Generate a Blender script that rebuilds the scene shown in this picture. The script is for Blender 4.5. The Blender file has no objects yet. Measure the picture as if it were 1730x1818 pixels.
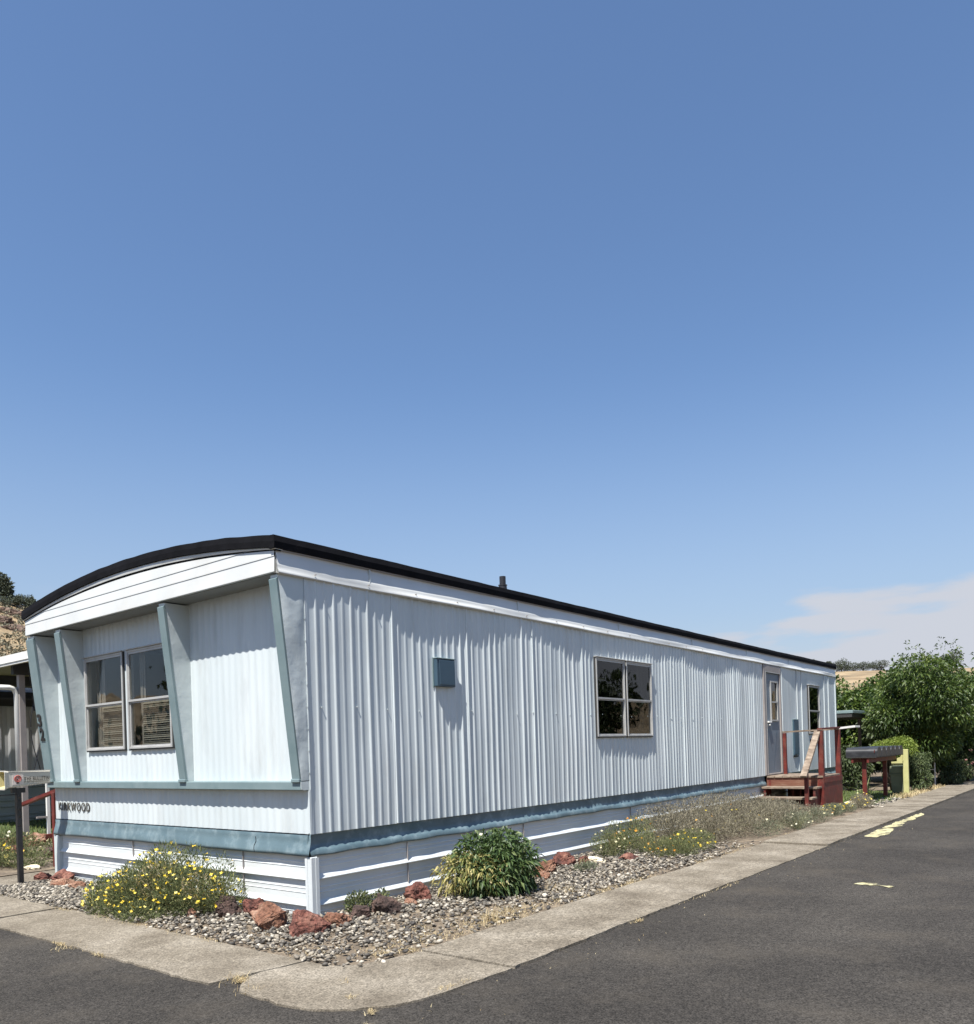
import bpy, math, random
import numpy as np
from mathutils import Vector, Matrix, noise as mn
random.seed(7)
rng = np.random.default_rng(11)
PI = math.pi
scene = bpy.context.scene
COL = scene.collection

# ------------------------------------------------------------------ camera
cam = bpy.data.objects.new("camera", bpy.data.cameras.new("camera"))
COL.objects.link(cam)
scene.camera = cam
YAW, ROLL = math.radians(38.137), math.radians(-1.784)
Fv = Vector((math.cos(YAW), math.sin(YAW), 0))
R0 = Vector((math.sin(YAW), -math.cos(YAW), 0))
U0 = Vector((0, 0, 1))
Rv = R0 * math.cos(ROLL) + U0 * math.sin(ROLL)
Uv = -R0 * math.sin(ROLL) + U0 * math.cos(ROLL)
CAM = Vector((-4.392, -5.359, 1.35))
m4 = Matrix((Rv, Uv, -Fv)).transposed().to_4x4()
m4.translation = CAM
cam.matrix_world = m4
cam.data.sensor_fit = 'HORIZONTAL'
cam.data.sensor_width = 36
cam.data.lens = 1430.3 / 1730 * 36
cam.data.shift_y = (1331.4 - 909) / 1730
cam.data.clip_start = 0.05
cam.data.clip_end = 3000

# ------------------------------------------------------------------ sun + sky
LD = Vector((1, 0.24, -1.98)).normalized()
SUN_EL = math.asin(-LD.z)
SUN_ROT = math.atan2(-LD.x, -LD.y)
sun = bpy.data.objects.new("sun", bpy.data.lights.new("sun", 'SUN'))
COL.objects.link(sun)
sun.rotation_euler = LD.to_track_quat('-Z', 'Y').to_euler()
sun.location = (-20, -10, 40)
sun.data.energy = 5.0
sun.data.angle = math.radians(0.5)
sun.data.color = (1.0, 0.955, 0.89)

world = bpy.data.worlds.new("World")
scene.world = world
world.use_nodes = True
wt = world.node_tree
for n in list(wt.nodes): wt.nodes.remove(n)
def wn(t, **k):
    n = wt.nodes.new(t)
    for a, v in k.items(): setattr(n, a, v)
    return n
wout = wn('ShaderNodeOutputWorld'); wbg = wn('ShaderNodeBackground')
sky = wn('ShaderNodeTexSky', sky_type='NISHITA')
sky.sun_disc = False
sky.sun_elevation = SUN_EL
sky.sun_rotation = SUN_ROT
sky.altitude = 700
sky.air_density = 1.3
sky.dust_density = 0.7
sky.ozone_density = 2.2
wbg.inputs['Strength'].default_value = 0.0595
# thin hazy cloud bank low in the sky
tc = wn('ShaderNodeTexCoord'); sep = wn('ShaderNodeSeparateXYZ')
mp = wn('ShaderNodeMapping'); mp.inputs['Scale'].default_value = (1.7, 1.7, 8.0)
mp.inputs['Location'].default_value = (0.35, 0.1, 0.2)
nz = wn('ShaderNodeTexNoise'); nz.inputs['Scale'].default_value = 2.3; nz.inputs['Detail'].default_value = 7; nz.inputs['Roughness'].default_value = 0.5
wt.links.new(tc.outputs['Generated'], sep.inputs[0]); wt.links.new(tc.outputs['Generated'], mp.inputs[0]); wt.links.new(mp.outputs[0], nz.inputs['Vector'])
def mr(src, a, b, c=0.0, d=1.0):
    n = wn('ShaderNodeMapRange', interpolation_type='SMOOTHSTEP')
    wt.links.new(src, n.inputs['Value'])
    for k, v in zip(('From Min', 'From Max', 'To Min', 'To Max'), (a, b, c, d)): n.inputs[k].default_value = v
    return n.outputs[0]
def mu(a, b, op='MULTIPLY'):
    n = wn('ShaderNodeMath', operation=op); wt.links.new(a, n.inputs[0])
    if isinstance(b, float): n.inputs[1].default_value = b
    else: wt.links.new(b, n.inputs[1])
    return n.outputs[0]
top = mu(sep.outputs['Z'], mu(mu(nz.outputs['Fac'], -0.5, 'ADD'), 0.26), 'SUBTRACT')      # uneven upper edge of the bank
bank = mr(sep.outputs['Y'], 0.40, 0.80, 1.0, 0.1)
m1 = mu(mr(top, 0.135, 0.166, 1.0, 0.0), bank)
hz = mu(mr(sep.outputs['Z'], 0.0, 0.16, 0.75, 0.0), mr(sep.outputs['Y'], 0.2, 0.95, 1.0, 0.35))
msk = mu(mu(m1, 0.95), hz, 'MAXIMUM')
cmix = wn('ShaderNodeMix', data_type='RGBA')
hs = wn('ShaderNodeHueSaturation'); hs.inputs['Saturation'].default_value = 1.0; hs.inputs['Value'].default_value = 1.0
wt.links.new(sky.outputs[0], hs.inputs['Color'])
tint = wn('ShaderNodeMix', data_type='RGBA', blend_type='MULTIPLY'); tint.inputs['Factor'].default_value = 1.0; tint.inputs['B'].default_value = (1.10, 1.22, 1.38, 1); wt.links.new(hs.outputs[0], tint.inputs['A'])
hmix = wn('ShaderNodeMix', data_type='RGBA'); hmix.inputs['B'].default_value = (3.9, 4.65, 5.9, 1)
wt.links.new(mr(sep.outputs['Z'], 0.02, 0.44, 0.72, 0.0), hmix.inputs['Factor']); wt.links.new(tint.outputs['Result'], hmix.inputs['A'])
wt.links.new(msk, cmix.inputs['Factor']); wt.links.new(hmix.outputs['Result'], cmix.inputs['A'])
cmix.inputs['B'].default_value = (5.6, 5.85, 6.5, 1)
wt.links.new(cmix.outputs['Result'], wbg.inputs[0]); wt.links.new(wbg.outputs[0], wout.inputs[0])
scene.view_settings.view_transform = 'Standard'
scene.view_settings.look = 'None'
scene.view_settings.gamma = 1
scene.view_settings.exposure = 0.90
scene.render.engine = 'CYCLES'

# ------------------------------------------------------------------ materials
def mat(name, stops, rough=0.7, scale=6.0, detail=6, stretch=(1, 1, 1), bump=0.0, bscale=None, bdist=0.01,
        spec=0.5, metallic=0.0, attr=None, dirt=None, dirt_scale=1.5, dirt_amt=0.5, dirt_rng=(0.5, 0.75), trans=0.0, fine=None, fine2=None):
    """stops: list of (pos, rgb). attr: use point attribute 'tint' as factor."""
    m = bpy.data.materials.new(name); m.use_nodes = True
    t = m.node_tree; N = t.nodes; b = N['Principled BSDF']
    tcn = N.new('ShaderNodeTexCoord'); mpn = N.new('ShaderNodeMapping'); mpn.inputs['Scale'].default_value = stretch
    t.links.new(tcn.outputs['Object'], mpn.inputs[0])
    if attr:
        a = N.new('ShaderNodeAttribute'); a.attribute_name = attr; fac = a.outputs['Fac']
    else:
        n = N.new('ShaderNodeTexNoise'); n.inputs['Scale'].default_value = scale; n.inputs['Detail'].default_value = detail
        t.links.new(mpn.outputs[0], n.inputs['Vector']); fac = n.outputs['Fac']
    r = N.new('ShaderNodeValToRGB'); e = r.color_ramp.elements
    while len(e) < len(stops): e.new(0.5)
    for i, (p, c) in enumerate(stops):
        e[i].position = p; e[i].color = (*c, 1)
    t.links.new(fac, r.inputs[0]); colo = r.outputs[0]
    for fine in (fine, fine2):      # (scale, amount) darkening/lightening speckle
        if not fine: continue
        n3 = N.new('ShaderNodeTexNoise'); n3.inputs['Scale'].default_value = fine[0]; n3.inputs['Detail'].default_value = 3
        t.links.new(mpn.outputs[0], n3.inputs['Vector'])
        mr3 = N.new('ShaderNodeMapRange'); mr3.inputs['From Min'].default_value = 0.3; mr3.inputs['From Max'].default_value = 0.7
        mr3.inputs['To Min'].default_value = 1 - fine[1]; mr3.inputs['To Max'].default_value = 1 + fine[1]
        t.links.new(n3.outputs['Fac'], mr3.inputs['Value'])
        mx = N.new('ShaderNodeMix'); mx.data_type = 'RGBA'; mx.blend_type = 'MULTIPLY'; mx.inputs['Factor'].default_value = 1
        t.links.new(colo, mx.inputs['A']); t.links.new(mr3.outputs[0], mx.inputs['B']); colo = mx.outputs['Result']
    if dirt:
        n2 = N.new('ShaderNodeTexNoise'); n2.inputs['Scale'].default_value = dirt_scale; n2.inputs['Detail'].default_value = 8; n2.inputs['Roughness'].default_value = 0.65
        t.links.new(mpn.outputs[0], n2.inputs['Vector'])
        m2 = N.new('ShaderNodeMapRange'); m2.inputs['From Min'].default_value = dirt_rng[0]; m2.inputs['From Max'].default_value = dirt_rng[1]; m2.inputs['To Max'].default_value = dirt_amt
        t.links.new(n2.outputs['Fac'], m2.inputs['Value'])
        mx = N.new('ShaderNodeMix'); mx.data_type = 'RGBA'
        t.links.new(m2.outputs[0], mx.inputs['Factor']); t.links.new(colo, mx.inputs['A']); mx.inputs['B'].default_value = (*dirt, 1)
        colo = mx.outputs['Result']
    t.links.new(colo, b.inputs['Base Color'])
    b.inputs['Roughness'].default_value = rough; b.inputs['Metallic'].default_value = metallic
    b.inputs['Specular IOR Level'].default_value = spec
    if bump:
        nb = N.new('ShaderNodeTexNoise'); nb.inputs['Scale'].default_value = bscale or scale * 4; nb.inputs['Detail'].default_value = 5
        t.links.new(mpn.outputs[0], nb.inputs['Vector'])
        bp = N.new('ShaderNodeBump'); bp.inputs['Strength'].default_value = bump; bp.inputs['Distance'].default_value = bdist
        t.links.new(nb.outputs['Fac'], bp.inputs['Height']); t.links.new(bp.outputs[0], b.inputs['Normal'])
    if trans:
        out = N['Material Output']; tr = N.new('ShaderNodeBsdfTranslucent'); ms = N.new('ShaderNodeMixShader')
        t.links.new(colo, tr.inputs['Color']); ms.inputs[0].default_value = trans
        t.links.new(b.outputs[0], ms.inputs[1]); t.links.new(tr.outputs[0], ms.inputs[2]); t.links.new(ms.outputs[0], out.inputs['Surface'])
    return m
def flat(name, c, rough=0.6, **k):
    return mat(name, [(0.3, tuple(x * 0.88 for x in c)), (0.7, tuple(min(1, x * 1.08) for x in c))], rough, **k)

M = {}
M['siding'] = mat('painted_siding', [(0.3, (0.51, 0.57, 0.585)), (0.7, (0.575, 0.625, 0.635))], 0.34, 2.0, stretch=(1, 1, 0.22), bump=0.12, bscale=7, bdist=0.02,
                  dirt=(0.37, 0.39, 0.385), dirt_scale=5, dirt_amt=0.5, spec=0.5)
M['fascia'] = mat('fascia_white', [(0.3, (0.56, 0.575, 0.56)), (0.7, (0.63, 0.645, 0.63))], 0.38, 2.5, bump=0.06, bscale=9, dirt=(0.50, 0.46, 0.38), dirt_scale=2.2, dirt_amt=0.28)
M['skirt'] = mat('skirt_white', [(0.3, (0.55, 0.59, 0.595)), (0.7, (0.62, 0.65, 0.65))], 0.4, 1.7, bump=0.12, bscale=5, bdist=0.02, dirt=(0.5, 0.47, 0.42), dirt_scale=4, dirt_amt=0.3)
M['trim'] = mat('trim_blue', [(0.3, (0.085, 0.135, 0.158)), (0.7, (0.13, 0.19, 0.215))], 0.42, 3, bump=0.25, bscale=8, bdist=0.02, dirt=(0.30, 0.37, 0.39), dirt_scale=6, dirt_amt=0.6)
M['sill'] = mat('sill_blue_green', [(0.3, (0.135, 0.195, 0.205)), (0.7, (0.175, 0.235, 0.245))], 0.5, 3, bump=0.1, dirt=(0.24, 0.30, 0.31), dirt_scale=5, dirt_amt=0.4)
M['fin'] = mat('fin_panel', [(0.3, (0.455, 0.515, 0.52)), (0.7, (0.53, 0.58, 0.58))], 0.4, 2.0, bump=0.35, bscale=3.2, bdist=0.04, dirt=(0.5, 0.53, 0.52), dirt_scale=3, dirt_amt=0.3)
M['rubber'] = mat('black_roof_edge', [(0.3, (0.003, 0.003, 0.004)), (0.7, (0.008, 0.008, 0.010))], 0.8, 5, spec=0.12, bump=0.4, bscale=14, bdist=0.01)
M['roof'] = flat('roof_coating', (0.55, 0.55, 0.53), 0.8, scale=3)
M['soffit'] = flat('soffit_metal', (0.22, 0.225, 0.21), 0.6, scale=4)
M['alu'] = mat('window_aluminium', [(0.3, (0.36, 0.36, 0.35)), (0.7, (0.50, 0.50, 0.48))], 0.42, 8, metallic=0.2, dirt=(0.25, 0.24, 0.22), dirt_scale=8, dirt_amt=0.5)
M['gasket'] = flat('window_gasket', (0.03, 0.03, 0.03), 0.7)
M['vent_blue'] = mat('vent_blue', [(0.3, (0.035, 0.068, 0.098)), (0.7, (0.048, 0.09, 0.125))], 0.45, 4, bump=0.05)
M['door'] = mat('door_blue_grey', [(0.3, (0.13, 0.165, 0.20)), (0.7, (0.17, 0.205, 0.24))], 0.5, 3, dirt=(0.15, 0.19, 0.22), dirt_amt=0.5)
M['black'] = flat('black_enamel', (0.012, 0.012, 0.015), 0.4)
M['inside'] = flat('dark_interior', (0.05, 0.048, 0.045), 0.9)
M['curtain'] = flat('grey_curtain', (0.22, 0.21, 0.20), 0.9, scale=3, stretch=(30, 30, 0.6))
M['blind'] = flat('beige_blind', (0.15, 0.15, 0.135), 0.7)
M['red'] = mat('barn_red_paint', [(0.25, (0.055, 0.008, 0.006)), (0.6, (0.135, 0.018, 0.011)), (0.85, (0.19, 0.032, 0.018))], 0.6, 7, bump=0.3, dirt=(0.16, 0.10, 0.07), dirt_scale=5, dirt_amt=0.4)
M['red_worn'] = mat('worn_red_boards', [(0.3, (0.13, 0.04, 0.024)), (0.55, (0.17, 0.075, 0.045)), (0.75, (0.24, 0.16, 0.11))], 0.75, 3.5, stretch=(3, 1, 6), bump=0.4)
M['wood'] = mat('weathered_wood', [(0.3, (0.10, 0.07, 0.05)), (0.55, (0.22, 0.17, 0.125)), (0.8, (0.38, 0.32, 0.25))], 0.8, 4, stretch=(2, 2, 7), bump=0.5, bscale=20)
M['asphalt'] = mat('asphalt', [(0.3, (0.031, 0.028, 0.0245)), (0.5, (0.042, 0.038, 0.033)), (0.75, (0.062, 0.056, 0.048))], 0.9, 0.7, detail=9, bump=1.0, bscale=120, bdist=0.006, fine=(110, 0.75), fine2=(30, 0.2), dirt=(0.085, 0.073, 0.057), dirt_scale=1.3, dirt_amt=0.5, spec=0.2)
M['concrete'] = mat('concrete', [(0.3, (0.125, 0.106, 0.080)), (0.5, (0.182, 0.158, 0.122)), (0.72, (0.25, 0.222, 0.178))], 0.92, 2.2, detail=9, bump=0.6, bscale=90, bdist=0.004, fine=(80, 0.5), fine2=(24, 0.22), spec=0.2, dirt=(0.085, 0.071, 0.053), dirt_scale=2.6, dirt_amt=0.55)
M['dirt'] = mat('dry_dirt', [(0.3, (0.09, 0.07, 0.05)), (0.55, (0.15, 0.118, 0.082)), (0.75, (0.25, 0.20, 0.135))], 0.95, 6, bump=0.7, bscale=60, fine=(60, 0.35))
M['grassbase'] = mat('lawn_base', [(0.3, (0.035, 0.05, 0.015)), (0.7, (0.07, 0.09, 0.03))], 0.95, 8)
M['pebble'] = mat('river_pebble', [(0.0, (0.035, 0.031, 0.027)), (0.3, (0.095, 0.086, 0.072)), (0.58, (0.175, 0.152, 0.118)), (0.82, (0.27, 0.238, 0.185)), (0.97, (0.42, 0.385, 0.32))], 0.7, attr='tint', fine=(70, 0.25))
M['drygrass'] = mat('straw', [(0.0, (0.30, 0.22, 0.11)), (0.5, (0.50, 0.40, 0.22)), (1.0, (0.68, 0.58, 0.36))], 0.85, attr='tint', trans=0.25)
M['lawn'] = mat('lawn_blades', [(0.0, (0.05, 0.09, 0.015)), (0.5, (0.10, 0.15, 0.03)), (1.0, (0.22, 0.24, 0.07))], 0.7, attr='tint', trans=0.3)
M['lava'] = mat('red_lava_rock', [(0.30, (0.045, 0.02, 0.016)), (0.5, (0.135, 0.05, 0.036)), (0.70, (0.23, 0.115, 0.082))], 0.95, 9, detail=8, bump=1.0, bscale=35, bdist=0.02, fine=(50, 0.4))
M['lava_dark'] = mat('dark_lava_rock', [(0.30, (0.02, 0.014, 0.012)), (0.5, (0.06, 0.037, 0.03)), (0.7, (0.13, 0.08, 0.06))], 0.95, 9, detail=8, bump=1.0, bscale=35, bdist=0.02, fine=(50, 0.4))
M['lava_orange'] = mat('orange_lava_rock', [(0.30, (0.09, 0.04, 0.024)), (0.5, (0.175, 0.083, 0.05)), (0.70, (0.31, 0.20, 0.14))], 0.95, 7, detail=8, bump=1.0, bscale=35, bdist=0.02, fine=(50, 0.4))
M['cream'] = mat('cream_stone', [(0.3, (0.55, 0.48, 0.33)), (0.7, (0.75, 0.69, 0.52))], 0.9, 9, bump=0.7, bscale=30, bdist=0.01)
M['poppy_leaf'] = mat('feathery_green', [(0.0, (0.065, 0.085, 0.035)), (0.5, (0.125, 0.15, 0.06)), (0.85, (0.24, 0.25, 0.10)), (1.0, (0.42, 0.38, 0.18))], 0.8, attr='tint', trans=0.3)
M['grey_leaf'] = mat('grey_dry_foliage', [(0.0, (0.08, 0.068, 0.048)), (0.4, (0.19, 0.17, 0.12)), (0.75, (0.31, 0.285, 0.20)), (1.0, (0.46, 0.40, 0.29))], 0.85, attr='tint', trans=0.25)
M['silver_leaf'] = mat('silver_green_foliage', [(0.0, (0.09, 0.105, 0.065)), (0.6, (0.17, 0.19, 0.12)), (1.0, (0.30, 0.30, 0.20))], 0.8, attr='tint', trans=0.25)
M['yellow_petal'] = mat('yellow_petal', [(0.0, (0.74, 0.48, 0.02)), (0.6, (0.80, 0.62, 0.05)), (1.0, (0.82, 0.72, 0.25))], 0.6, attr='tint', trans=0.3)
M['orange_petal'] = mat('orange_petal', [(0.0, (0.62, 0.22, 0.015)), (1.0, (0.70, 0.44, 0.05))], 0.6, attr='tint', trans=0.3)
M['white_petal'] = mat('cream_petal', [(0.0, (0.60, 0.54, 0.30)), (1.0, (0.68, 0.65, 0.50))], 0.6, attr='tint', trans=0.3)
M['pink_petal'] = mat('pink_petal', [(0.0, (0.60, 0.20, 0.20)), (1.0, (0.80, 0.45, 0.42))], 0.6, attr='tint', trans=0.3)
M['peony_leaf'] = mat('peony_leaf', [(0.0, (0.025, 0.05, 0.015)), (0.5, (0.06, 0.105, 0.03)), (0.8, (0.105, 0.15, 0.045)), (1.0, (0.19, 0.22, 0.085))], 0.55, attr='tint', trans=0.2)
M['peony_dry'] = mat('withered_leaf', [(0.0, (0.09, 0.115, 0.03)), (0.35, (0.23, 0.22, 0.06)), (0.7, (0.42, 0.36, 0.14)), (1.0, (0.55, 0.47, 0.30))], 0.7, attr='tint', trans=0.25)
M['tree_leaf'] = mat('tree_leaf', [(0.0, (0.028, 0.052, 0.012)), (0.45, (0.055, 0.095, 0.016)), (0.8, (0.13, 0.18, 0.03)), (1.0, (0.26, 0.30, 0.09))], 0.5, attr='tint', trans=0.3)
M['dark_leaf'] = mat('shrub_leaf', [(0.0, (0.035, 0.05, 0.02)), (0.6, (0.075, 0.105, 0.035)), (1.0, (0.15, 0.19, 0.07))], 0.6, attr='tint', trans=0.25)
M['lime_leaf'] = mat('lime_shrub_leaf', [(0.0, (0.10, 0.15, 0.02)), (0.6, (0.20, 0.26, 0.035)), (1.0, (0.32, 0.36, 0.08))], 0.6, attr='tint', trans=0.3)
M['juniper'] = mat('juniper_foliage', [(0.0, (0.035, 0.045, 0.03)), (0.6, (0.07, 0.085, 0.055)), (1.0, (0.12, 0.14, 0.09))], 0.8, attr='tint', trans=0.1)
M['sage'] = mat('sagebrush', [(0.0, (0.10, 0.10, 0.07)), (0.6, (0.17, 0.16, 0.11)), (1.0, (0.26, 0.24, 0.16))], 0.9, attr='tint', trans=0.1)
M['bark'] = mat('bark', [(0.3, (0.05, 0.038, 0.028)), (0.7, (0.13, 0.10, 0.075))], 0.95, 8, bump=0.8)
M['stem'] = mat('plant_stem', [(0.3, (0.10, 0.11, 0.05)), (0.7, (0.22, 0.20, 0.10))], 0.8, 20)
M['lily'] = mat('strap_leaf', [(0.0, (0.14, 0.20, 0.06)), (0.6, (0.35, 0.42, 0.16)), (1.0, (0.68, 0.70, 0.42))], 0.5, attr='tint', trans=0.3)
M['greywall'] = mat('neighbour_siding', [(0.3, (0.42, 0.425, 0.43)), (0.7, (0.52, 0.525, 0.53))], 0.5, 3)
M['greenwall'] = mat('grey_green_skirting', [(0.3, (0.26, 0.29, 0.265)), (0.7, (0.34, 0.37, 0.34))], 0.5, 3)
M['awning_under'] = flat('awning_underside', (0.30, 0.27, 0.19), 0.7)
M['dark_beam'] = flat('dark_beam', (0.03, 0.03, 0.028), 0.6)
M['taupe'] = flat('taupe_post', (0.28, 0.255, 0.24), 0.6)
M['white_paint'] = mat('white_paint', [(0.3, (0.62, 0.62, 0.59)), (0.7, (0.72, 0.72, 0.68))], 0.45, 4, dirt=(0.5, 0.48, 0.42), dirt_amt=0.3)
M['box_cream'] = mat('newspaper_box_plastic', [(0.3, (0.44, 0.42, 0.37)), (0.7, (0.53, 0.51, 0.455))], 0.5, 4)
M['box_inside'] = flat('box_inside', (0.50, 0.44, 0.22), 0.6)
M['ink'] = flat('print_ink', (0.06, 0.055, 0.045), 0.6)
M['ink_red'] = flat('print_red', (0.40, 0.09, 0.07), 0.6)
M['pale_ink'] = flat('label_ground', (0.62, 0.56, 0.52), 0.6)
M['mbox'] = mat('mailbox_black', [(0.3, (0.016, 0.017, 0.019)), (0.7, (0.03, 0.031, 0.034))], 0.45, 6, dirt=(0.07, 0.075, 0.08), dirt_scale=10, dirt_amt=0.5)
M['yellow_board'] = mat('pale_yellow_board', [(0.3, (0.42, 0.41, 0.17)), (0.7, (0.52, 0.50, 0.23))], 0.7, 5)
M['bin'] = mat('bin_green_grey', [(0.3, (0.12, 0.14, 0.09)), (0.7, (0.16, 0.18, 0.12))], 0.6, 5)
M['teal'] = flat('teal_metal', (0.16, 0.22, 0.22), 0.5)
M['yellow_mark'] = mat('kerb_yellow', [(0.35, (0.36, 0.32, 0.16)), (0.6, (0.44, 0.41, 0.24))], 0.9, 9, fine=(90, 0.35), dirt=(0.045, 0.041, 0.034), dirt_scale=5, dirt_amt=1.0, dirt_rng=(0.52, 0.60))
M['hill'] = mat('dry_hillside', [(0.30, (0.13, 0.095, 0.055)), (0.45, (0.235, 0.17, 0.095)), (0.6, (0.31, 0.228, 0.13)), (0.75, (0.36, 0.28, 0.175))], 0.95, 0.10, detail=11, bump=1.0, bscale=0.6, bdist=0.8, dirt=(0.13, 0.12, 0.08), dirt_scale=0.35, dirt_amt=0.9)
M['hillrock'] = mat('rimrock', [(0.3, (0.05, 0.035, 0.027)), (0.55, (0.15, 0.10, 0.075)), (0.8, (0.25, 0.19, 0.145))], 0.95, 0.8, bump=1.0, bscale=2, bdist=0.3)

def glass(name, tint=0.35, gloss=0.0):
    m = bpy.data.materials.new(name); m.use_nodes = True; t = m.node_tree; N = t.nodes
    for n in list(N): N.remove(n)
    o = N.new('ShaderNodeOutputMaterial'); g = N.new('ShaderNodeBsdfGlossy'); g.inputs['Roughness'].default_value = 0.02
    g.inputs['Color'].default_value = (0.9, 0.92, 0.95, 1)
    tr = N.new('ShaderNodeBsdfTransparent'); tr.inputs['Color'].default_value = (tint, tint, tint * 0.97, 1)
    lw = N.new('ShaderNodeLayerWeight'); lw.inputs['Blend'].default_value = 0.5
    pw = N.new('ShaderNodeMath'); pw.operation = 'POWER'; pw.inputs[1].default_value = 4.5; t.links.new(lw.outputs['Facing'], pw.inputs[0])
    fr = N.new('ShaderNodeMath'); fr.operation = 'MULTIPLY'; fr.inputs[1].default_value = 0.7; t.links.new(pw.outputs[0], fr.inputs[0])
    tcn = N.new('ShaderNodeTexCoord'); nn = N.new('ShaderNodeTexNoise'); nn.inputs['Scale'].default_value = 2.2
    t.links.new(tcn.outputs['Object'], nn.inputs['Vector'])
    bp = N.new('ShaderNodeBump'); bp.inputs['Strength'].default_value = 0.12; bp.inputs['Distance'].default_value = 0.03
    t.links.new(nn.outputs['Fac'], bp.inputs['Height']); t.links.new(bp.outputs[0], g.inputs['Normal'])
    ad = N.new('ShaderNodeMath'); ad.operation = 'ADD'; ad.inputs[1].default_value = 0.03 + gloss; ad.use_clamp = True
    t.links.new(fr.outputs[0], ad.inputs[0])
    mx = N.new('ShaderNodeMixShader'); t.links.new(ad.outputs[0], mx.inputs[0])
    t.links.new(tr.outputs[0], mx.inputs[1]); t.links.new(g.outputs[0], mx.inputs[2]); t.links.new(mx.outputs[0], o.inputs[0])
    return m
M['glass'] = glass('window_glass', 0.86)
M['glass_dark'] = glass('window_glass_dark', 0.5)

# ------------------------------------------------------------------ builders
ORI = {}
def tag(o, label=None, cat=None, group=None, kind=None):
    if label: o['label'] = label
    if cat: o['category'] = cat
    if group: o['group'] = group
    if kind: o['kind'] = kind
    return o
def thing(name, label, cat, loc=(0, 0, 0), group=None):
    o = bpy.data.objects.new(name, None); COL.objects.link(o); o.location = loc; o.empty_display_size = 0.2
    ORI[o] = Vector(loc); return tag(o, label, cat, group)
def link(name, me, parent=None, label=None):
    o = bpy.data.objects.new(name, me); COL.objects.link(o)
    if parent is not None:
        org = ORI[parent]; me.transform(Matrix.Translation(-org)); o.parent = parent; ORI[o] = org
    else: ORI[o] = Vector((0, 0, 0))
    if label: o['label'] = label
    return o
def mesh_np(name, V, faces, material, parent=None, tint=None, smooth=False, label=None):
    """V (n,3); faces = list of int arrays (k,3) and/or (k,4)"""
    me = bpy.data.meshes.new(name)
    if not isinstance(faces, (list, tuple)): faces = [faces]
    faces = [np.asarray(f, dtype=np.int32) for f in faces if len(f)]
    loops = np.concatenate([f.ravel() for f in faces]); sizes = np.concatenate([np.full(len(f), f.shape[1], np.int32) for f in faces])
    me.vertices.add(len(V)); me.vertices.foreach_set('co', np.asarray(V, np.float32).ravel())
    me.loops.add(len(loops)); me.loops.foreach_set('vertex_index', loops)
    me.polygons.add(len(sizes)); starts = np.concatenate([[0], np.cumsum(sizes)[:-1]]).astype(np.int32)
    me.polygons.foreach_set('loop_start', starts); me.polygons.foreach_set('loop_total', sizes)
    if smooth: me.polygons.foreach_set('use_smooth', np.ones(len(sizes), bool))
    me.update(calc_edges=True)
    if tint is not None:
        a = me.attributes.new('tint', 'FLOAT', 'POINT'); a.data.foreach_set('value', np.asarray(tint, np.float32))
    me.materials.append(material)
    return link(name, me, parent, label)

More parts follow.
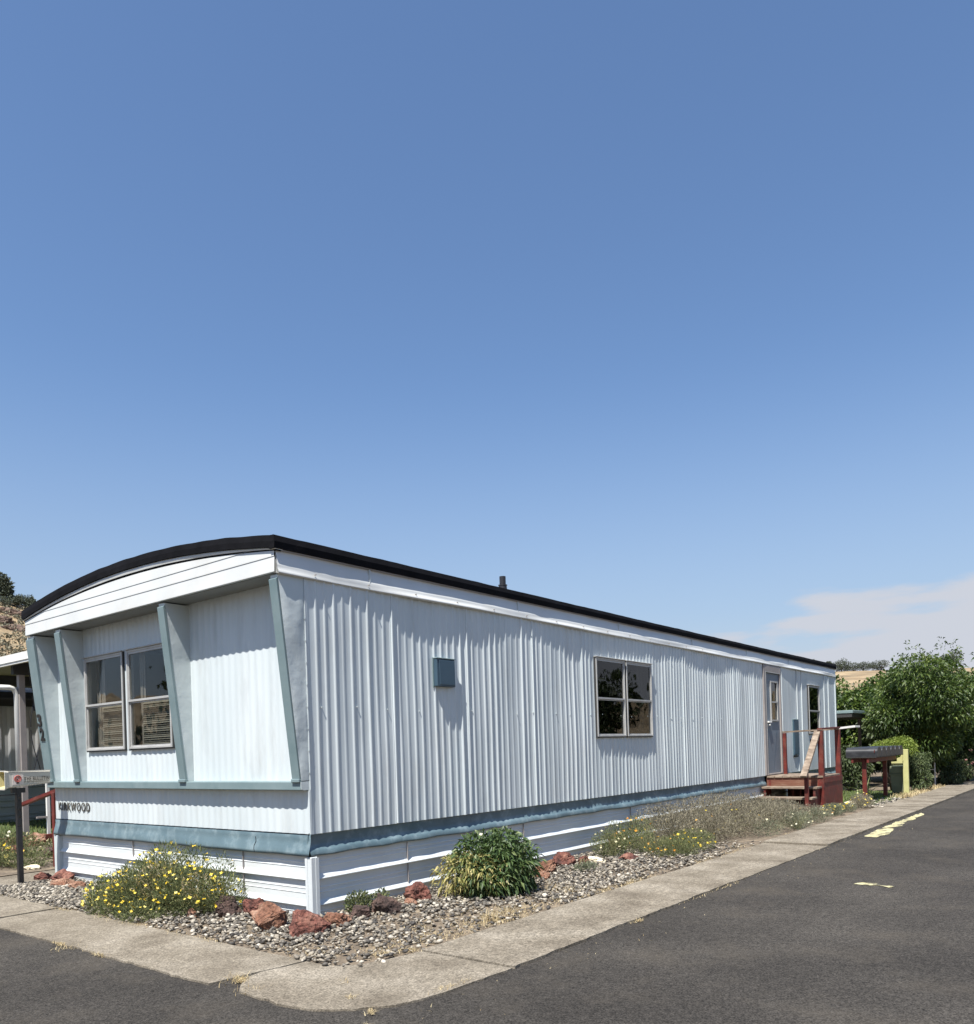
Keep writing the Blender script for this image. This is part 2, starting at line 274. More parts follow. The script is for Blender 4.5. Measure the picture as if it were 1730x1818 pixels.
class MB:
    def __init__(s): s.v = []; s.f = []
    def add(s, vs, fs):
        o = len(s.v); s.v += [tuple(v) for v in vs]; s.f += [tuple(i + o for i in f) for f in fs]; return s
    def box(s, a, b, bev=0.0):
        x0, y0, z0 = [min(p, q) for p, q in zip(a, b)]; x1, y1, z1 = [max(p, q) for p, q in zip(a, b)]
        if not bev:
            return s.add([(x0, y0, z0), (x1, y0, z0), (x1, y1, z0), (x0, y1, z0), (x0, y0, z1), (x1, y0, z1), (x1, y1, z1), (x0, y1, z1)],
                         [(0, 3, 2, 1), (4, 5, 6, 7), (0, 1, 5, 4), (1, 2, 6, 5), (2, 3, 7, 6), (3, 0, 4, 7)])
        e = min(bev, (x1 - x0) / 2.1, (y1 - y0) / 2.1, (z1 - z0) / 2.1)
        vs = []; idx = {}
        for ix, X in enumerate((x0, x1)):
            for iy, Y in enumerate((y0, y1)):
                for iz, Z in enumerate((z0, z1)):
                    sx, sy, sz = (1, -1)[ix], (1, -1)[iy], (1, -1)[iz]
                    for ax in range(3):
                        p = [X + sx * e, Y + sy * e, Z + sz * e]; p[ax] = (X, Y, Z)[ax]
                        idx[ix, iy, iz, ax] = len(vs); vs.append(p)
        fs = []
        for ax in range(3):
            o1, o2 = [k for k in range(3) if k != ax]
            for sd in (0, 1):
                q = []
                for a1, a2 in ((0, 0), (1, 0), (1, 1), (0, 1)):
                    k = [0, 0, 0]; k[ax] = sd; k[o1] = a1; k[o2] = a2; q.append(idx[k[0], k[1], k[2], ax])
                fs.append(q)
            for a1 in (0, 1):
                for a2 in (0, 1):
                    k0 = [0, 0, 0]; k1 = [0, 0, 0]; k0[o1] = k1[o1] = a1; k0[o2] = k1[o2] = a2; k1[ax] = 1
                    fs.append([idx[(*k0, o1)], idx[(*k1, o1)], idx[(*k1, o2)], idx[(*k0, o2)]])
        for ix in (0, 1):
            for iy in (0, 1):
                for iz in (0, 1): fs.append([idx[ix, iy, iz, a] for a in range(3)])
        return s.add(vs, fs)
    def beam(s, p, q, w, h, up=(0, 0, 1)):
        p, q = Vector(p), Vector(q); d = (q - p).normalized(); u = Vector(up); r = d.cross(u)
        if r.length < 1e-4: r = d.cross(Vector((1, 0, 0)))
        r.normalize(); u = r.cross(d).normalized()
        vs = [c + r * a * w / 2 + u * b * h / 2 for c in (p, q) for a, b in ((-1, -1), (1, -1), (1, 1), (-1, 1))]
        return s.add(vs, [(0, 3, 2, 1), (4, 5, 6, 7), (0, 1, 5, 4), (1, 2, 6, 5), (2, 3, 7, 6), (3, 0, 4, 7)])
    def tube(s, pts, r, n=8, cap=True):
        pts = [Vector(p) for p in pts]; rs = r if isinstance(r, (list, tuple)) else [r] * len(pts); vs = []
        ref = None
        for i, p in enumerate(pts):
            d = (pts[min(i + 1, len(pts) - 1)] - pts[max(i - 1, 0)]).normalized()
            if ref is None: ref = d.orthogonal().normalized()
            ref = (ref - d * ref.dot(d)).normalized(); b = d.cross(ref)
            vs += [p + (ref * math.cos(t) + b * math.sin(t)) * rs[i] for t in (2 * PI * k / n for k in range(n))]
        fs = [(i * n + k, i * n + (k + 1) % n, (i + 1) * n + (k + 1) % n, (i + 1) * n + k) for i in range(len(pts) - 1) for k in range(n)]
        if cap: fs += [tuple(range(n))[::-1], tuple(range((len(pts) - 1) * n, len(pts) * n))]
        return s.add(vs, fs)
    def prism(s, poly, vec):
        n = len(poly); vec = Vector(vec); vs = [Vector(p) for p in poly] + [Vector(p) + vec for p in poly]
        return s.add(vs, [tuple(range(n))[::-1], tuple(range(n, 2 * n))] + [(i, (i + 1) % n, (i + 1) % n + n, i + n) for i in range(n)])
    def build(s, name, material, parent=None, smooth=False, label=None, bevel=0.0, fix=True):
        me = bpy.data.meshes.new(name); me.from_pydata(s.v, [], s.f)
        if fix:
            import bmesh
            bm = bmesh.new(); bm.from_mesh(me); bmesh.ops.recalc_face_normals(bm, faces=bm.faces)
            if bevel: bmesh.ops.bevel(bm, geom=list(bm.edges), offset=bevel, segments=1, affect='EDGES', clamp_overlap=True)
            bm.to_mesh(me); bm.free()
        if smooth: me.polygons.foreach_set('use_smooth', [True] * len(me.polygons))
        me.materials.append(material)
        return link(name, me, parent, label)

def each(name, boxes, m, parent, bev=0.0, label=None):
    for q in boxes:
        b = MB(); b.box(q[0], q[1], bev); b.build(name, m, parent, label=label)
def nz3(x, y, z, s=1.0): return mn.noise(Vector((x * s, y * s, z * s)))

# ------------------------------------------------------------------ the mobile home
W, L = 4.68, 16.08
ZB, ZS, ZT = 0.507, 0.685, 2.842      # belt bottom, siding bottom, siding top
EPS = 0.004
home = thing('mobile_home', 'long white ribbed metal mobile home with pale blue trim and black roof edge', 'mobile home', (0, 0, 0))

def rib_long(u):
    k = math.floor(u / 0.1); f = u / 0.1 - k; r = random.Random(int(k) * 7 + 3).random()
    h = 0.0095 * (0.45 + 1.0 * r)
    if k % 11 == 9: h *= 1.5
    pts = [(0, 0), (.04, .12), (.11, .92), (.16, 1), (.25, .95), (.33, .75), (.43, .12), (.50, 0), (1, 0)]
    for (a, x), (b, y) in zip(pts, pts[1:]):
        if f <= b: return h * (x + (y - x) * (f - a) / (b - a))
    return 0
def rib_fine(u):
    k = math.floor(u / 0.1); f = u / 0.1 - k
    return 0.0028 * (0.5 - 0.5 * math.cos(2 * PI * f))
def rib_front(u):
    f = (u / 0.1) % 1
    return 0.0055 * (0.5 - 0.5 * math.cos(2 * PI * f)) ** 1.3
def sheet(axis, base, sign, u0, u1, z0, z1, openings, rib, fracs, wav=0.0, zstep=0.14, seed=0.0):
    """corrugated sheet in plane axis=base (axis 0: plane x, u=y; axis 1: plane y, u=x) pushed outward by sign"""
    us = {round(u0, 5), round(u1, 5)}
    k = math.floor(u0 / 0.1)
    while k * 0.1 < u1:
        for f in fracs:
            u = (k + f) * 0.1
            if u0 < u < u1: us.add(round(u, 5))
        k += 1
    zs = {round(z0, 5), round(z1, 5)}; z = z0
    while z < z1: zs.add(round(z, 5)); z += zstep
    for a, b, c, d in openings:
        us |= {round(a, 5), round(b, 5)}; zs |= {round(c, 5), round(d, 5)}
    def inop(u, z): return any(a + 1e-6 < u < b - 1e-6 and c + 1e-6 < z < d - 1e-6 for a, b, c, d in openings)
    us = sorted(us); zs = sorted(zs); V = []; Fq = []
    for u in us:
        rr = rib(u)
        for z in zs:
            o = rr + wav * (nz3(u * 1.1 + seed, z * 0.8, 3.1 + seed) + 0.8 * nz3(u * 3.1, z * 1.1 + seed, 7.7) + 0.5 * nz3(u * 9 + seed, z * 0.7, 1.2))
            o = sign * (o + EPS)
            V.append((base + o, u, z) if axis == 0 else (u, base + o, z))
    nzs = len(zs)
    for i in range(len(us) - 1):
        for j in range(nzs - 1):
            if not inop((us[i] + us[i + 1]) / 2, (zs[j] + zs[j + 1]) / 2):
                a = i * nzs + j; Fq.append((a, a + nzs, a + nzs + 1, a + 1))
    return V, Fq
FR = (0, .04, .11, .16, .25, .33, .43, .50)
OP_LONG = [(4.735, 5.50, 1.475, 2.515), (5.55, 6.31, 1.475, 2.515)]
VV, FF = sheet(1, 0.0, -1, 0.0, 11.05, ZS, ZT, OP_LONG, rib_long, FR, 0.0085)
o = MB(); o.v = VV; o.f = FF
side = o.build('siding', M['siding'], home, smooth=True, fix=False, label='vertically ribbed white siding of the long side')
VV, FF = sheet(1, 0.0, -1, 12.04, L, ZS, ZT, [(13.85, 14.65, 1.48, 2.55)], rib_fine, (0, .25, .5, .75), 0.006)
o = MB(); o.v = VV; o.f = FF
o.build('siding', M['siding'], home, smooth=True, fix=False, label='flatter finely ribbed siding beyond the door')
OP_FRONT = [(2.955, 3.80, 1.475, 2.515), (2.025, 2.865, 1.475, 2.515)]
VV, FF = sheet(0, 0.0, -1, 0.0, W, 1.10, 2.856, OP_FRONT, rib_front, (0, .125, .25, .375, .5, .625, .75, .875), 0.002, seed=5)
o = MB(); o.v = VV; o.f = FF
o.build('front_siding', M['siding'], home, smooth=True, fix=False)
VV, FF = sheet(0, 0.0, -1, 0.0, W, ZS, 1.058, [], rib_front, (0, .125, .25, .375, .5, .625, .75, .875), 0.002, seed=9)
o = MB(); o.v = VV; o.f = FF
o.build('front_siding', M['siding'], home, smooth=True, fix=False, label='strip of ribbed siding below the sill')
# closed shell behind: back and far walls, floor, ceiling, inner lining
each('wall', [((0.0, W - 0.03, 0.0), (L, W, ZT)), ((L - 0.03, 0.0, 0.0), (L, W - 0.031, ZT + 0.18))], M['siding'], home)
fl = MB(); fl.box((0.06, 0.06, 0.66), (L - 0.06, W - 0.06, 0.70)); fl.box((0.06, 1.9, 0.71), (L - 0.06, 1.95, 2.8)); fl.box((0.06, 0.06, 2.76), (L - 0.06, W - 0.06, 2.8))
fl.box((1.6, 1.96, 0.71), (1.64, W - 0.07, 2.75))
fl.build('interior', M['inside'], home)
# skirting
def hprof(z0, z1, ribs, small=()):
    p = [(z1, 0.0)]
    ev = sorted([(r, 1) for r in ribs] + [(r, 0) for r in small], reverse=True)
    for z, big in ev:
        if big: p += [(z + .024, 0.001), (z + .016, .004), (z - .018, .030), (z - .024, .030), (z - .030, .001)]
        else: p += [(z + .008, 0.0), (z, .0045), (z - .008, 0.0)]
    p.append((z0, 0.0)); return p
def hsheet(axis, base, u0, u1, prof, wav, step=0.18, seed=0.0, joints=()):
    V = []; Fq = []; n = max(2, int((u1 - u0) / step)); us = [u0 + (u1 - u0) * i / n for i in range(n + 1)]
    for u in us:
        for k, (z, o) in enumerate(prof):
            w = wav * (nz3(u * 1.7 + seed, z * 5, 2.2) + 0.6 * nz3(u * 6.1, z * 9 + seed, 5.5))
            dz = 0.25 * wav * nz3(u * 3 + seed, 9.9, z * 3)
            q = -(o + EPS + w)
            V.append((base + q, u, z + dz) if axis == 0 else (u, base + q, z + dz))
    m = len(prof)
    for i in range(n):
        for j in range(m - 1):
            a = i * m + j; Fq.append((a, a + 1, a + 1 + m, a + m))
    return V, Fq
sp = hprof(-0.03, ZB + 0.01, (.325, .103), (.445, .405, .225, .185, .02))
def hbuild(name, V, Fq, m, smooth=True, label=None, parent=home):
    b = MB(); b.v = V; b.f = Fq; return b.build(name, m, parent, smooth=smooth, fix=False, label=label)
hbuild('skirting', *hsheet(1, 0.014, 0.05, L, sp, 0.0022, 0.22), M['skirt'], smooth=False, label='horizontally ribbed skirting along the street side')
hbuild('skirting', *hsheet(0, 0.012, 0.05, W - 0.1, sp, 0.0008, 0.3, 4.0), M['skirt'], smooth=False, label='horizontally ribbed skirting under the front')
b = MB(); b.box((-0.026, -0.026, -0.03), (0.045, 0.045, ZB - 0.012), 0.005); b.box((-0.030, 0.02, -0.03), (-0.0265, 0.05, ZB - .02)); b.box((0.02, -0.030, -0.03), (0.055, -0.0265, ZB - .02))
b.build('corner_trim', M['skirt'], home)
each('panel_joint', [((u, -0.0125, 0.0), (u + 0.005, 0.002, ZB - 0.01)) for u in (1.15, 3.05, 5.6, 8.1)] + [((-0.0115, 0.95, 0.0), (0.002, 0.955, ZB - 0.01)), ((-0.0115, 2.9, 0.0), (0.002, 2.905, ZB - 0.01))], M['taupe'], home)
each('corner_trim', [((-0.04, W - 0.12, -0.03), (0.1, W - 0.06, ZS - 0.19)), ((-0.03, W - 0.055, -0.03), (0.1, W + 0.02, ZB))], M['fin'], home, 0.008)
# belt trim, crumpled along the lower edge
bp_long = [(ZS + .012, -.002), (ZS, -.012), (.66, -.016), (.61, -.016), (.572, -.012), (.560, .000), (.545, .010), (.53, .012), (.515, .016), (ZB - .006, .014), (ZB - .008, -.004)]
bp_front = [(ZS + .004, .002), (ZS - .012, .010), (.64, .008), (.60, .016), (.56, .026), (.53, .032), (ZB - .004, .034), (ZB - .008, .006)]
def crumple(prof, axis, u0, u1, amp, seed):
    V = []; Fq = []; n = int((u1 - u0) / 0.06); m = len(prof)
    for i in range(n + 1):
        u = u0 + (u1 - u0) * i / n
        for k, (z, o) in enumerate(prof):
            f = min(1, max(0, (ZS - z) / 0.1))
            w = amp * f * (nz3(u * 2.1 + seed, z * 4, 1) + 0.5 * nz3(u * 4.5, z * 9 + seed, 4))
            dz = 0.8 * amp * f * nz3(u * 3.3 + seed, 3.3, 8.1) + 0.25 * amp * f * nz3(u * 5, seed, 2.2)
            q = -(o + EPS + max(w, -0.008))
            V.append((q, u, z + dz) if axis == 0 else (u, q, z + dz))
    for i in range(n):
        for j in range(m - 1):
            a = i * m + j; Fq.append((a, a + 1, a + 1 + m, a + m))
    return V, Fq
hbuild('belt_trim', *crumple(bp_long, 1, -0.02, 11.05, 0.013, 2.0), M['trim'])
hbuild('belt_trim', *crumple(bp_long, 1, 12.04, L, 0.011, 12.0), M['trim'])
hbuild('belt_trim', *crumple(bp_front, 0, -0.015, W, 0.006, 6.0), M['trim'])
b = MB(); b.box((-0.0135, 0.0, ZS - .004), (0.0, W, ZS + .003)); b.build('belt_shadow_line', M['rubber'], home)  # black strip standing in for the shadow line below the front siding
b = MB(); b.prism([(-(o_ + EPS + .004), .735 + .01 * math.sin(z * 60), z) for z, o_ in bp_front[2:7]] + [(-(o_ + EPS + .004), .739 + .01 * math.sin(z * 60), z) for z, o_ in bp_front[6:1:-1]], (.003, 0, 0)); b.build('belt_joint', M['rubber'], home)
# long side fascia
OH = 0.275
fp = [(3.035, .006), (2.985, .006), (2.975, .013), (2.925, .013), (2.912, .020), (2.898, .022), (2.875, .024), (2.862, .032), (2.846, .037), (2.838, .037), (2.836, .0)]
VV, FF = [], []
n = 130; m_ = len(fp)
for i in range(n + 1):
    u = -OH + (L + 0.005 + OH) * i / n
    for z, o_ in fp:
        w = 0.010 * nz3(u * 0.9, z * 3, 6) + 0.006 * nz3(u * 3.5, z * 8, 2); dz = 0.006 * nz3(u * 0.5, 0.3, 9)
        lip = (0.72 + 0.5 * max(0, min(1, .5 + 1.3 * nz3(u * .8, 4.2, 1)))) if o_ > .028 else 1
        VV.append((u, -(o_ * lip + EPS + max(w, -0.004)), z + (dz if z < 3.0 else 0)))
for i in range(n):
    for j in range(m_ - 1): a = i * m_ + j; FF.append((a, a + 1, a + 1 + m_, a + m_))
hbuild('fascia', VV, FF, M['fascia'], label='white side fascia under the roof edge')
each('fascia', [((-OH + .004, 0.0, 2.846), (L, 0.03, 3.036)), ((-OH + .004, W - 0.03, 2.846), (L, W, 3.036))], M['fascia'], home)
each('fascia_joint', [((u, -0.0245, 2.88), (u + 0.012, -0.006, 3.03)) for u in (0.75, 3.05, 5.4, 7.8, 10.2, 12.6)], M['fin'], home)
each('screw', [((0.1 + i * 0.62, -0.05, 2.872), (0.108 + i * 0.62, -0.03, 2.880)) for i in range(14)], M['taupe'], home)
def bow(y): return 1 - ((y - W / 2) / (W / 2)) ** 2
# front fascia: lapped boards under a bowed roof line
laps = [(2.852, 2.978), (2.978, 3.072), (3.072, 3.20)]
ys = [i * W / 48 for i in range(49)]
for z0, z1 in laps:
    VV, FF = [], []
    for y in ys:
        top = 3.020 + 0.156 * max(bow(y), 0); a = min(z1, max(top, z0 + 1e-4)); o0 = -OH - 0.012; o1 = -OH + 0.002
        f = (a - z0) / (z1 - z0); mid = z0 + (a - z0) * 0.5
        VV += [(-OH - 0.007, y, z0 + 0.0001) if z0 > 2.9 else (-OH + 0.003, y, z0), (o0, y, z0 + 0.0015), (o0, y, z0 + min(0.012, (a - z0) * .3)), (o0 + 0.002 * f, y, mid), (o0 + 0.0045 * f, y, a)]
    for i in range(48):
        for j in range(4): a = i * 5 + j; FF.append((a, a + 1, a + 6, a + 5))
    hbuild('front_fascia', VV, FF, M['fascia'], smooth=False, label='lapped white boards of the bowed front fascia')
b = MB(); b.prism([(-OH + .004, 0.004, 2.853)] + [(-OH + .004, y if 0 < i < 48 else (0.004 if i == 0 else W - .004), 3.014 + .150 * max(bow(y), 0)) for i, y in enumerate(ys)] + [(-OH + .004, W - .004, 2.853)], (0.02, 0, 0))
b.build('front_fascia', M['fin'], home, label='backing panel behind the front fascia')
def strip(name, lo, hi, x0, x1, m, seed=0.0, wav=0.0):
    b = MB(); V = []; F_ = []; n = 96
    for i in range(n + 1):
        y = -0.03 + (W + 0.06) * i / n; k = max(bow(y), 0); w = wav * nz3(y * 4 + seed, 1, seed)
        l, h = lo(k) + w * 0.5, hi(k) + w
        V += [(x0, y, l), (x0 - 0.004, y, (l + h) / 2), (x0, y, h), (x1, y, h), (x1, y, l)]
    for i in range(n):
        for j in range(5): a = i * 5; F_.append((a + j, a + (j + 1) % 5, a + 5 + (j + 1) % 5, a + 5 + j))
    b.v = V; b.f = F_ + [(4, 3, 2, 1, 0), tuple(n * 5 + q for q in range(5))]; return b.build(name, m, home)
strip('roof_edge', lambda k: 3.042 + .198 * k, lambda k: 3.143 + .196 * k, -OH - 0.035, -OH + 0.06, M['rubber'], 1, 0.007)
strip('drip_edge', lambda k: 3.030 + .166 * k, lambda k: 3.041 + .196 * k, -OH - 0.018, -OH + 0.05, M['fascia'], 4, 0.003)
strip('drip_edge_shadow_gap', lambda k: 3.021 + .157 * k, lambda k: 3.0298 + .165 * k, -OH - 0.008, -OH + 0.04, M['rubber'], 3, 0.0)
# side roof edge
VV, FF = [], []; n = 150
for i in range(n + 1):
    u = -OH - 0.037 + (L + 0.04 + OH + 0.037) * i / n; w = 0.006 * nz3(u * 1.3, 2, 2) + 0.003 * nz3(u * 5, 1, 3)
    sag = -0.012 * math.sin(PI * min(1, max(0, u / L)))
    VV += [(u, -0.036, 3.036 + w * .4), (u, -0.044 - w, 3.09), (u, -0.034, 3.143 + w + sag), (u, 0.03, 3.146 + w + sag), (u, 0.03, 3.036)]
for i in range(n):
    for j in range(5): a = i * 5; FF.append((a + j, a + (j + 1) % 5, a + 5 + (j + 1) % 5, a + 5 + j))
FF += [(4, 3, 2, 1, 0), tuple(n * 5 + q for q in range(5))]
b = MB(); b.v = VV; b.f = FF; b.build('roof_edge', M['rubber'], home)
b = MB(); b.box((-OH, -0.026, 3.024), (L + .01, -0.002, 3.0352)); b.build('drip_edge', M['taupe'], home)
# roof deck
VV, FF = [], []
for i in range(25):
    y = 0.02 + (W - 0.04) * i / 24; z = 3.120 + .196 * bow(y)
    VV += [(-OH - .02, y, z), (L + .02, y, z), (L + .02, y, z - .03), (-OH - .02, y, z - .03)]
for i in range(24):
    for j in range(4): a = i * 4; FF.append((a + j, a + (j + 1) % 4, a + 4 + (j + 1) % 4, a + 4 + j))
b = MB(); b.v = VV; b.f = FF + [(0, 1, 2, 3), (96, 97, 98, 99)]; rf = b.build('roof', M['roof'], home)
b = MB(); b.prism([(L - .031, y, 2.9 + .2 * max(bow(y), 0)) for y in ys] + [(L - .031, W, 2.84), (L - .031, 0, 2.84)], (0.02, 0, 0)); b.build('wall', M['siding'], home)
for (u, y, z0, z1, r) in ((3.28, 0.35, 3.14, 3.40, 0.042), (15.6, 0.6, 3.16, 3.34, 0.03)):
    b = MB(); b.tube([(u, y, z0), (u, y, z1 - .11)], [r * 1.35, r * 1.15], 14); b.tube([(u, y, z1 - .11), (u, y, z1 - .1)], r * 1.3, 14); b.tube([(u, y, z1 - .1), (u, y, z1)], r * .9, 14)
    b.build('roof_vent_pipe', M['black'], home, smooth=False)
b = MB(); b.box((-OH + .026, 0.004, 2.848), (0.0, W - .004, 2.852)); b.box((-OH + .026, 0.004, 2.853), (0.0, W - .004, 2.87)); b.build('soffit', M['soffit'], home)
# sill box
b = MB(); b.prism([(0.0, 0.0, 1.058), (-.066, 0.0, 1.058), (-.092, 0.0, 1.066), (-.092, 0.0, 1.128), (-.084, 0.0, 1.134), (0.0, 0.0, 1.137)], (0, W - .0, 0))
b.build('sill', M['sill'], home)
b = MB(); b.prism([(0.0, 0.0, 1.060), (-.062, 0.0, 1.060), (-.088, 0.0, 1.068), (-.090, 0.0, 1.127), (-.082, 0.0, 1.131), (0.0, 0.0, 1.134)], (0, -0.006, 0))
b.build('sill_end_cap', M['fin'], home)
# fins with blue leading edge
for k, (y0, y1) in enumerate(((0.002, 0.095), (1.71, 1.81), (3.862, 3.975), (4.52, 4.705))):
    xt, xb, zt, zb = -OH + .016, -.084, 2.835, 1.138
    b = MB(); b.prism([(-.002, y0, zb), (xb, y0, zb), (xt, y0, zt), (-.002, y0, zt)], (0, y1 - y0, 0))
    f = b.build('fin', M['fin'], home)
    e = 0.016; b = MB(); V = []; n = 14
    b.prism([(xb - e, y0 - .003, zb + .02), (xt - e, y0 - .003, zt - .035), (xt + .008, y0 - .003, zt - .02), (xb + .008, y0 - .003, zb + .02)], (0, y1 - y0 + .006, 0))
    b.box((xb - .028, y0 - .005, zb - .012), (xb + .012, y1 + .005, zb + .0195), 0.004)
    b.build('fin_edge', M['sill'], f, bevel=0.004)
# wide side return of the corner fin, dented metal
VV, FF = [], []
for j in range(25):
    z = 1.14 + (2.836 - 1.14) * j / 24; x0 = -.086 + (-OH + .014 + .086) * j / 24
    for i in range(9):
        u = x0 + (0.0 - x0) * i / 8; q = 0.012 * nz3(u * 4, z * 2.1, 5) + 0.010 * nz3(u * 9, z * 4.0, 1) + 0.006 * abs(nz3(1, z * 5.5, u * 6))
        if i in (0, 8) or j in (0, 24): q *= 0.1
        VV.append((u, -0.0062 - max(q, -0.003), z))
for j in range(24):
    for i in range(8): a = j * 9 + i; FF.append((a, a + 1, a + 10, a + 9))
hbuild('corner_panel', VV, FF, M['fin'], smooth=True, label='dented wedge of sheet metal at the front corner')
b = MB(); b.box((-0.012, -0.012, ZS), (0.012, 0.0, 1.055), 0.002); b.box((-0.0125, 0.0005, ZS), (-0.002, 0.03, 1.055), .002); b.box((0.001, -0.0135, 1.06), (0.010, -0.005, ZT - .01)); b.build('corner_trim', M['siding'], home)
each('screw', [((.15 + i * .4 + .05 * math.sin(i * 3), -0.0175, 1.755 + .012 * math.sin(i * 1.7)), (.158 + i * .4 + .05 * math.sin(i * 3), -0.004, 1.764 + .012 * math.sin(i * 1.7))) for i in range(24)], M['fin'], home)
each('screw', [((-0.006, -0.0165, 1.2 + i * .185), (0.003, -0.011, 1.207 + i * .185)) for i in range(9)], M['fin'], home)

# windows
def window(axis, a, b_, z0, z1, mid, blind=None, curtain=None, name='window', g=None):
    """unit on plane; axis 0 front wall (u=y, outward -x), axis 1 long wall (u=x, outward -y)"""
    def P(u, o_, z): return (-o_, u, z) if axis == 0 else (u, -o_, z)
    def bx(m, u0, o0, z0_, u1, o1, z1_, bev=0.0): m.box(P(u0, o0, z0_), P(u1, o1, z1_), bev)
    pr = 0.042
    fr = MB(); t = 0.022
    bx(fr, a, -.03, z0, a + t, pr, z1, .003); bx(fr, b_ - t, -.03, z0, b_, pr, z1, .003)
    bx(fr, a + t, -.03, z0, b_ - t, pr - .003, z0 + t, .003); bx(fr, a + t, -.03, z1 - t, b_ - t, pr - .003, z1, .003)
    bx(fr, a - .012, .0, z1 + .0005, b_ + .012, pr + .014, z1 + .012, .003)
    f = fr.build(name, M['alu'], home)
    gk = MB(); bx(gk, a - .006, 0, z0 - .012, b_ + .006, pr - .01, z0 - .0005); bx(gk, a - .008, 0, z0, a - .0005, pr - .012, z1); gk.build('gasket', M['gasket'], f)
    s = MB(); t2 = 0.014
    for (lo, hi, o_) in ((z0 + t, mid - .008, .012), (mid - .008, z1 - t, .020)):
        bx(s, a + t, o_ - .012, lo, a + t + t2, o_ + .012, hi); bx(s, b_ - t - t2, o_ - .012, lo, b_ - t, o_ + .012, hi)
        bx(s, a + t + t2, o_ - .012, hi - .022, b_ - t - t2, o_ + .012, hi); bx(s, a + t + t2, o_ - .012, lo, b_ - t - t2, o_ + .012, lo + .016)
    bx(s, a + t, .033, mid - .014, b_ - t, .040, mid + .008)
    s.build('sash', M['alu'], f)
    for lo, hi, o_ in ((z0 + t + .016, mid - .030, .012), (mid + .008, z1 - t - .022, .020)):
        p = MB(); bx(p, a + t + t2, o_ - .002, lo, b_ - t - t2, o_ + .002, hi); p.build('pane', g or M['glass'], f)
    if blind:
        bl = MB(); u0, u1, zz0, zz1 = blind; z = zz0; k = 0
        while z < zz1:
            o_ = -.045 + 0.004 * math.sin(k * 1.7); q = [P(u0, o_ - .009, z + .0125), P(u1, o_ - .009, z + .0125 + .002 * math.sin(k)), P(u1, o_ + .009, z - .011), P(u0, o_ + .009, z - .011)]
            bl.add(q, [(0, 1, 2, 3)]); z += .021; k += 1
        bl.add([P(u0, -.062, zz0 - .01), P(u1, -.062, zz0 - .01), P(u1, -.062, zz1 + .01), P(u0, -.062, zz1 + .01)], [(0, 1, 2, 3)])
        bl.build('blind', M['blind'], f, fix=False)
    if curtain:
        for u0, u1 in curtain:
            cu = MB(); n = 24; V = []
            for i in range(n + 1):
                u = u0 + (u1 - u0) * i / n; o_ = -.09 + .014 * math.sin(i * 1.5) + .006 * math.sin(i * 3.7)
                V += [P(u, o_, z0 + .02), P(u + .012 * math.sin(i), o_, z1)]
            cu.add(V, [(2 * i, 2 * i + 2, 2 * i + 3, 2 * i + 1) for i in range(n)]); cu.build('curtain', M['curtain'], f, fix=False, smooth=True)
    return f
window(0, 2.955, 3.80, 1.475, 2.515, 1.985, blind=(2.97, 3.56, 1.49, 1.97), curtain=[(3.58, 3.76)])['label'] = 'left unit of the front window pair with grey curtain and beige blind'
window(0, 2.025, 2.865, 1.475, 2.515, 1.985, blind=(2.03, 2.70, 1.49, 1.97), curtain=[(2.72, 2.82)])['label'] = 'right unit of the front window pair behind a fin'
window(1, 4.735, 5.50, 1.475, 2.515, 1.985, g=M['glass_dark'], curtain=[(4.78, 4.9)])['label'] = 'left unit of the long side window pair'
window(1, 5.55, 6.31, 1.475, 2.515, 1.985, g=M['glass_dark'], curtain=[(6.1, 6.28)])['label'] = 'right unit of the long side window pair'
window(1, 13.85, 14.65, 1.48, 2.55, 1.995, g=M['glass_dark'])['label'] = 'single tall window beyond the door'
each('mullion', [((5.503, -.012, 1.48), (5.547, .01, 2.52)), ((-.0115, 2.87, 1.47), (.01, 2.950, 2.52))], M['siding'], home)
# door
b = MB(); x0, x1, z0, z1 = 11.05, 12.04, .69, ZT
b.box((x0, -.03, z0), (x0 + .10, .03, z1 - .01), .004); b.box((x1 - .05, -.03, z0), (x1, .03, z1 - .01), .004); b.box((x0 + .1, -.03, 2.70), (x1 - .05, .03, z1 - .01), .004); b.box((x0 + .1, -.035, z0), (x1 - .05, .03, .72), .004)
df = b.build('door_frame', M['taupe'], home)
b = MB(); b.box((x0 + .10, -.034, .722), (x0 + .118, -.0305, 2.70)); b.box((x0 + .118, -.034, 2.682), (x1 - .05, -.0305, 2.70)); b.build('door_trim', M['alu'], df)
b = MB(); wx0, wx1, wz0, wz1 = 11.46, 11.86, 1.74, 2.53
for q in (((x0 + .12, 0, .725), (wx0, .02, 2.68)), ((wx1, 0, .725), (x1 - .052, .02, 2.68)), ((wx0, 0, .725), (wx1, .02, wz0)), ((wx0, 0, wz1), (wx1, .02, 2.68))): b.box(*q)
dr = b.build('door', M['door'], home)
b = MB(); t = .03
for q in (((wx0 - .01, -.022, wz0), (wx0 + t, -.0005, wz1)), ((wx1 - t, -.022, wz0), (wx1 + .01, -.0005, wz1)), ((wx0 + t, -.022, wz0), (wx1 - t, -.0005, wz0 + t)), ((wx0 + t, -.022, wz1 - t), (wx1 - t, -.0005, wz1)), ((wx0 + t, -.022, 2.10), (wx1 - t, -.0005, 2.13))): b.box(*q)
wf = b.build('door_window_frame', M['alu'], dr)
b = MB(); b.box((wx0 + t, .004, wz0 + t), (wx1 - t, .008, 2.10)); b.box((wx0 + t, .004, 2.13), (wx1 - t, .008, wz1 - t)); b.build('pane', M['glass_dark'], dr)
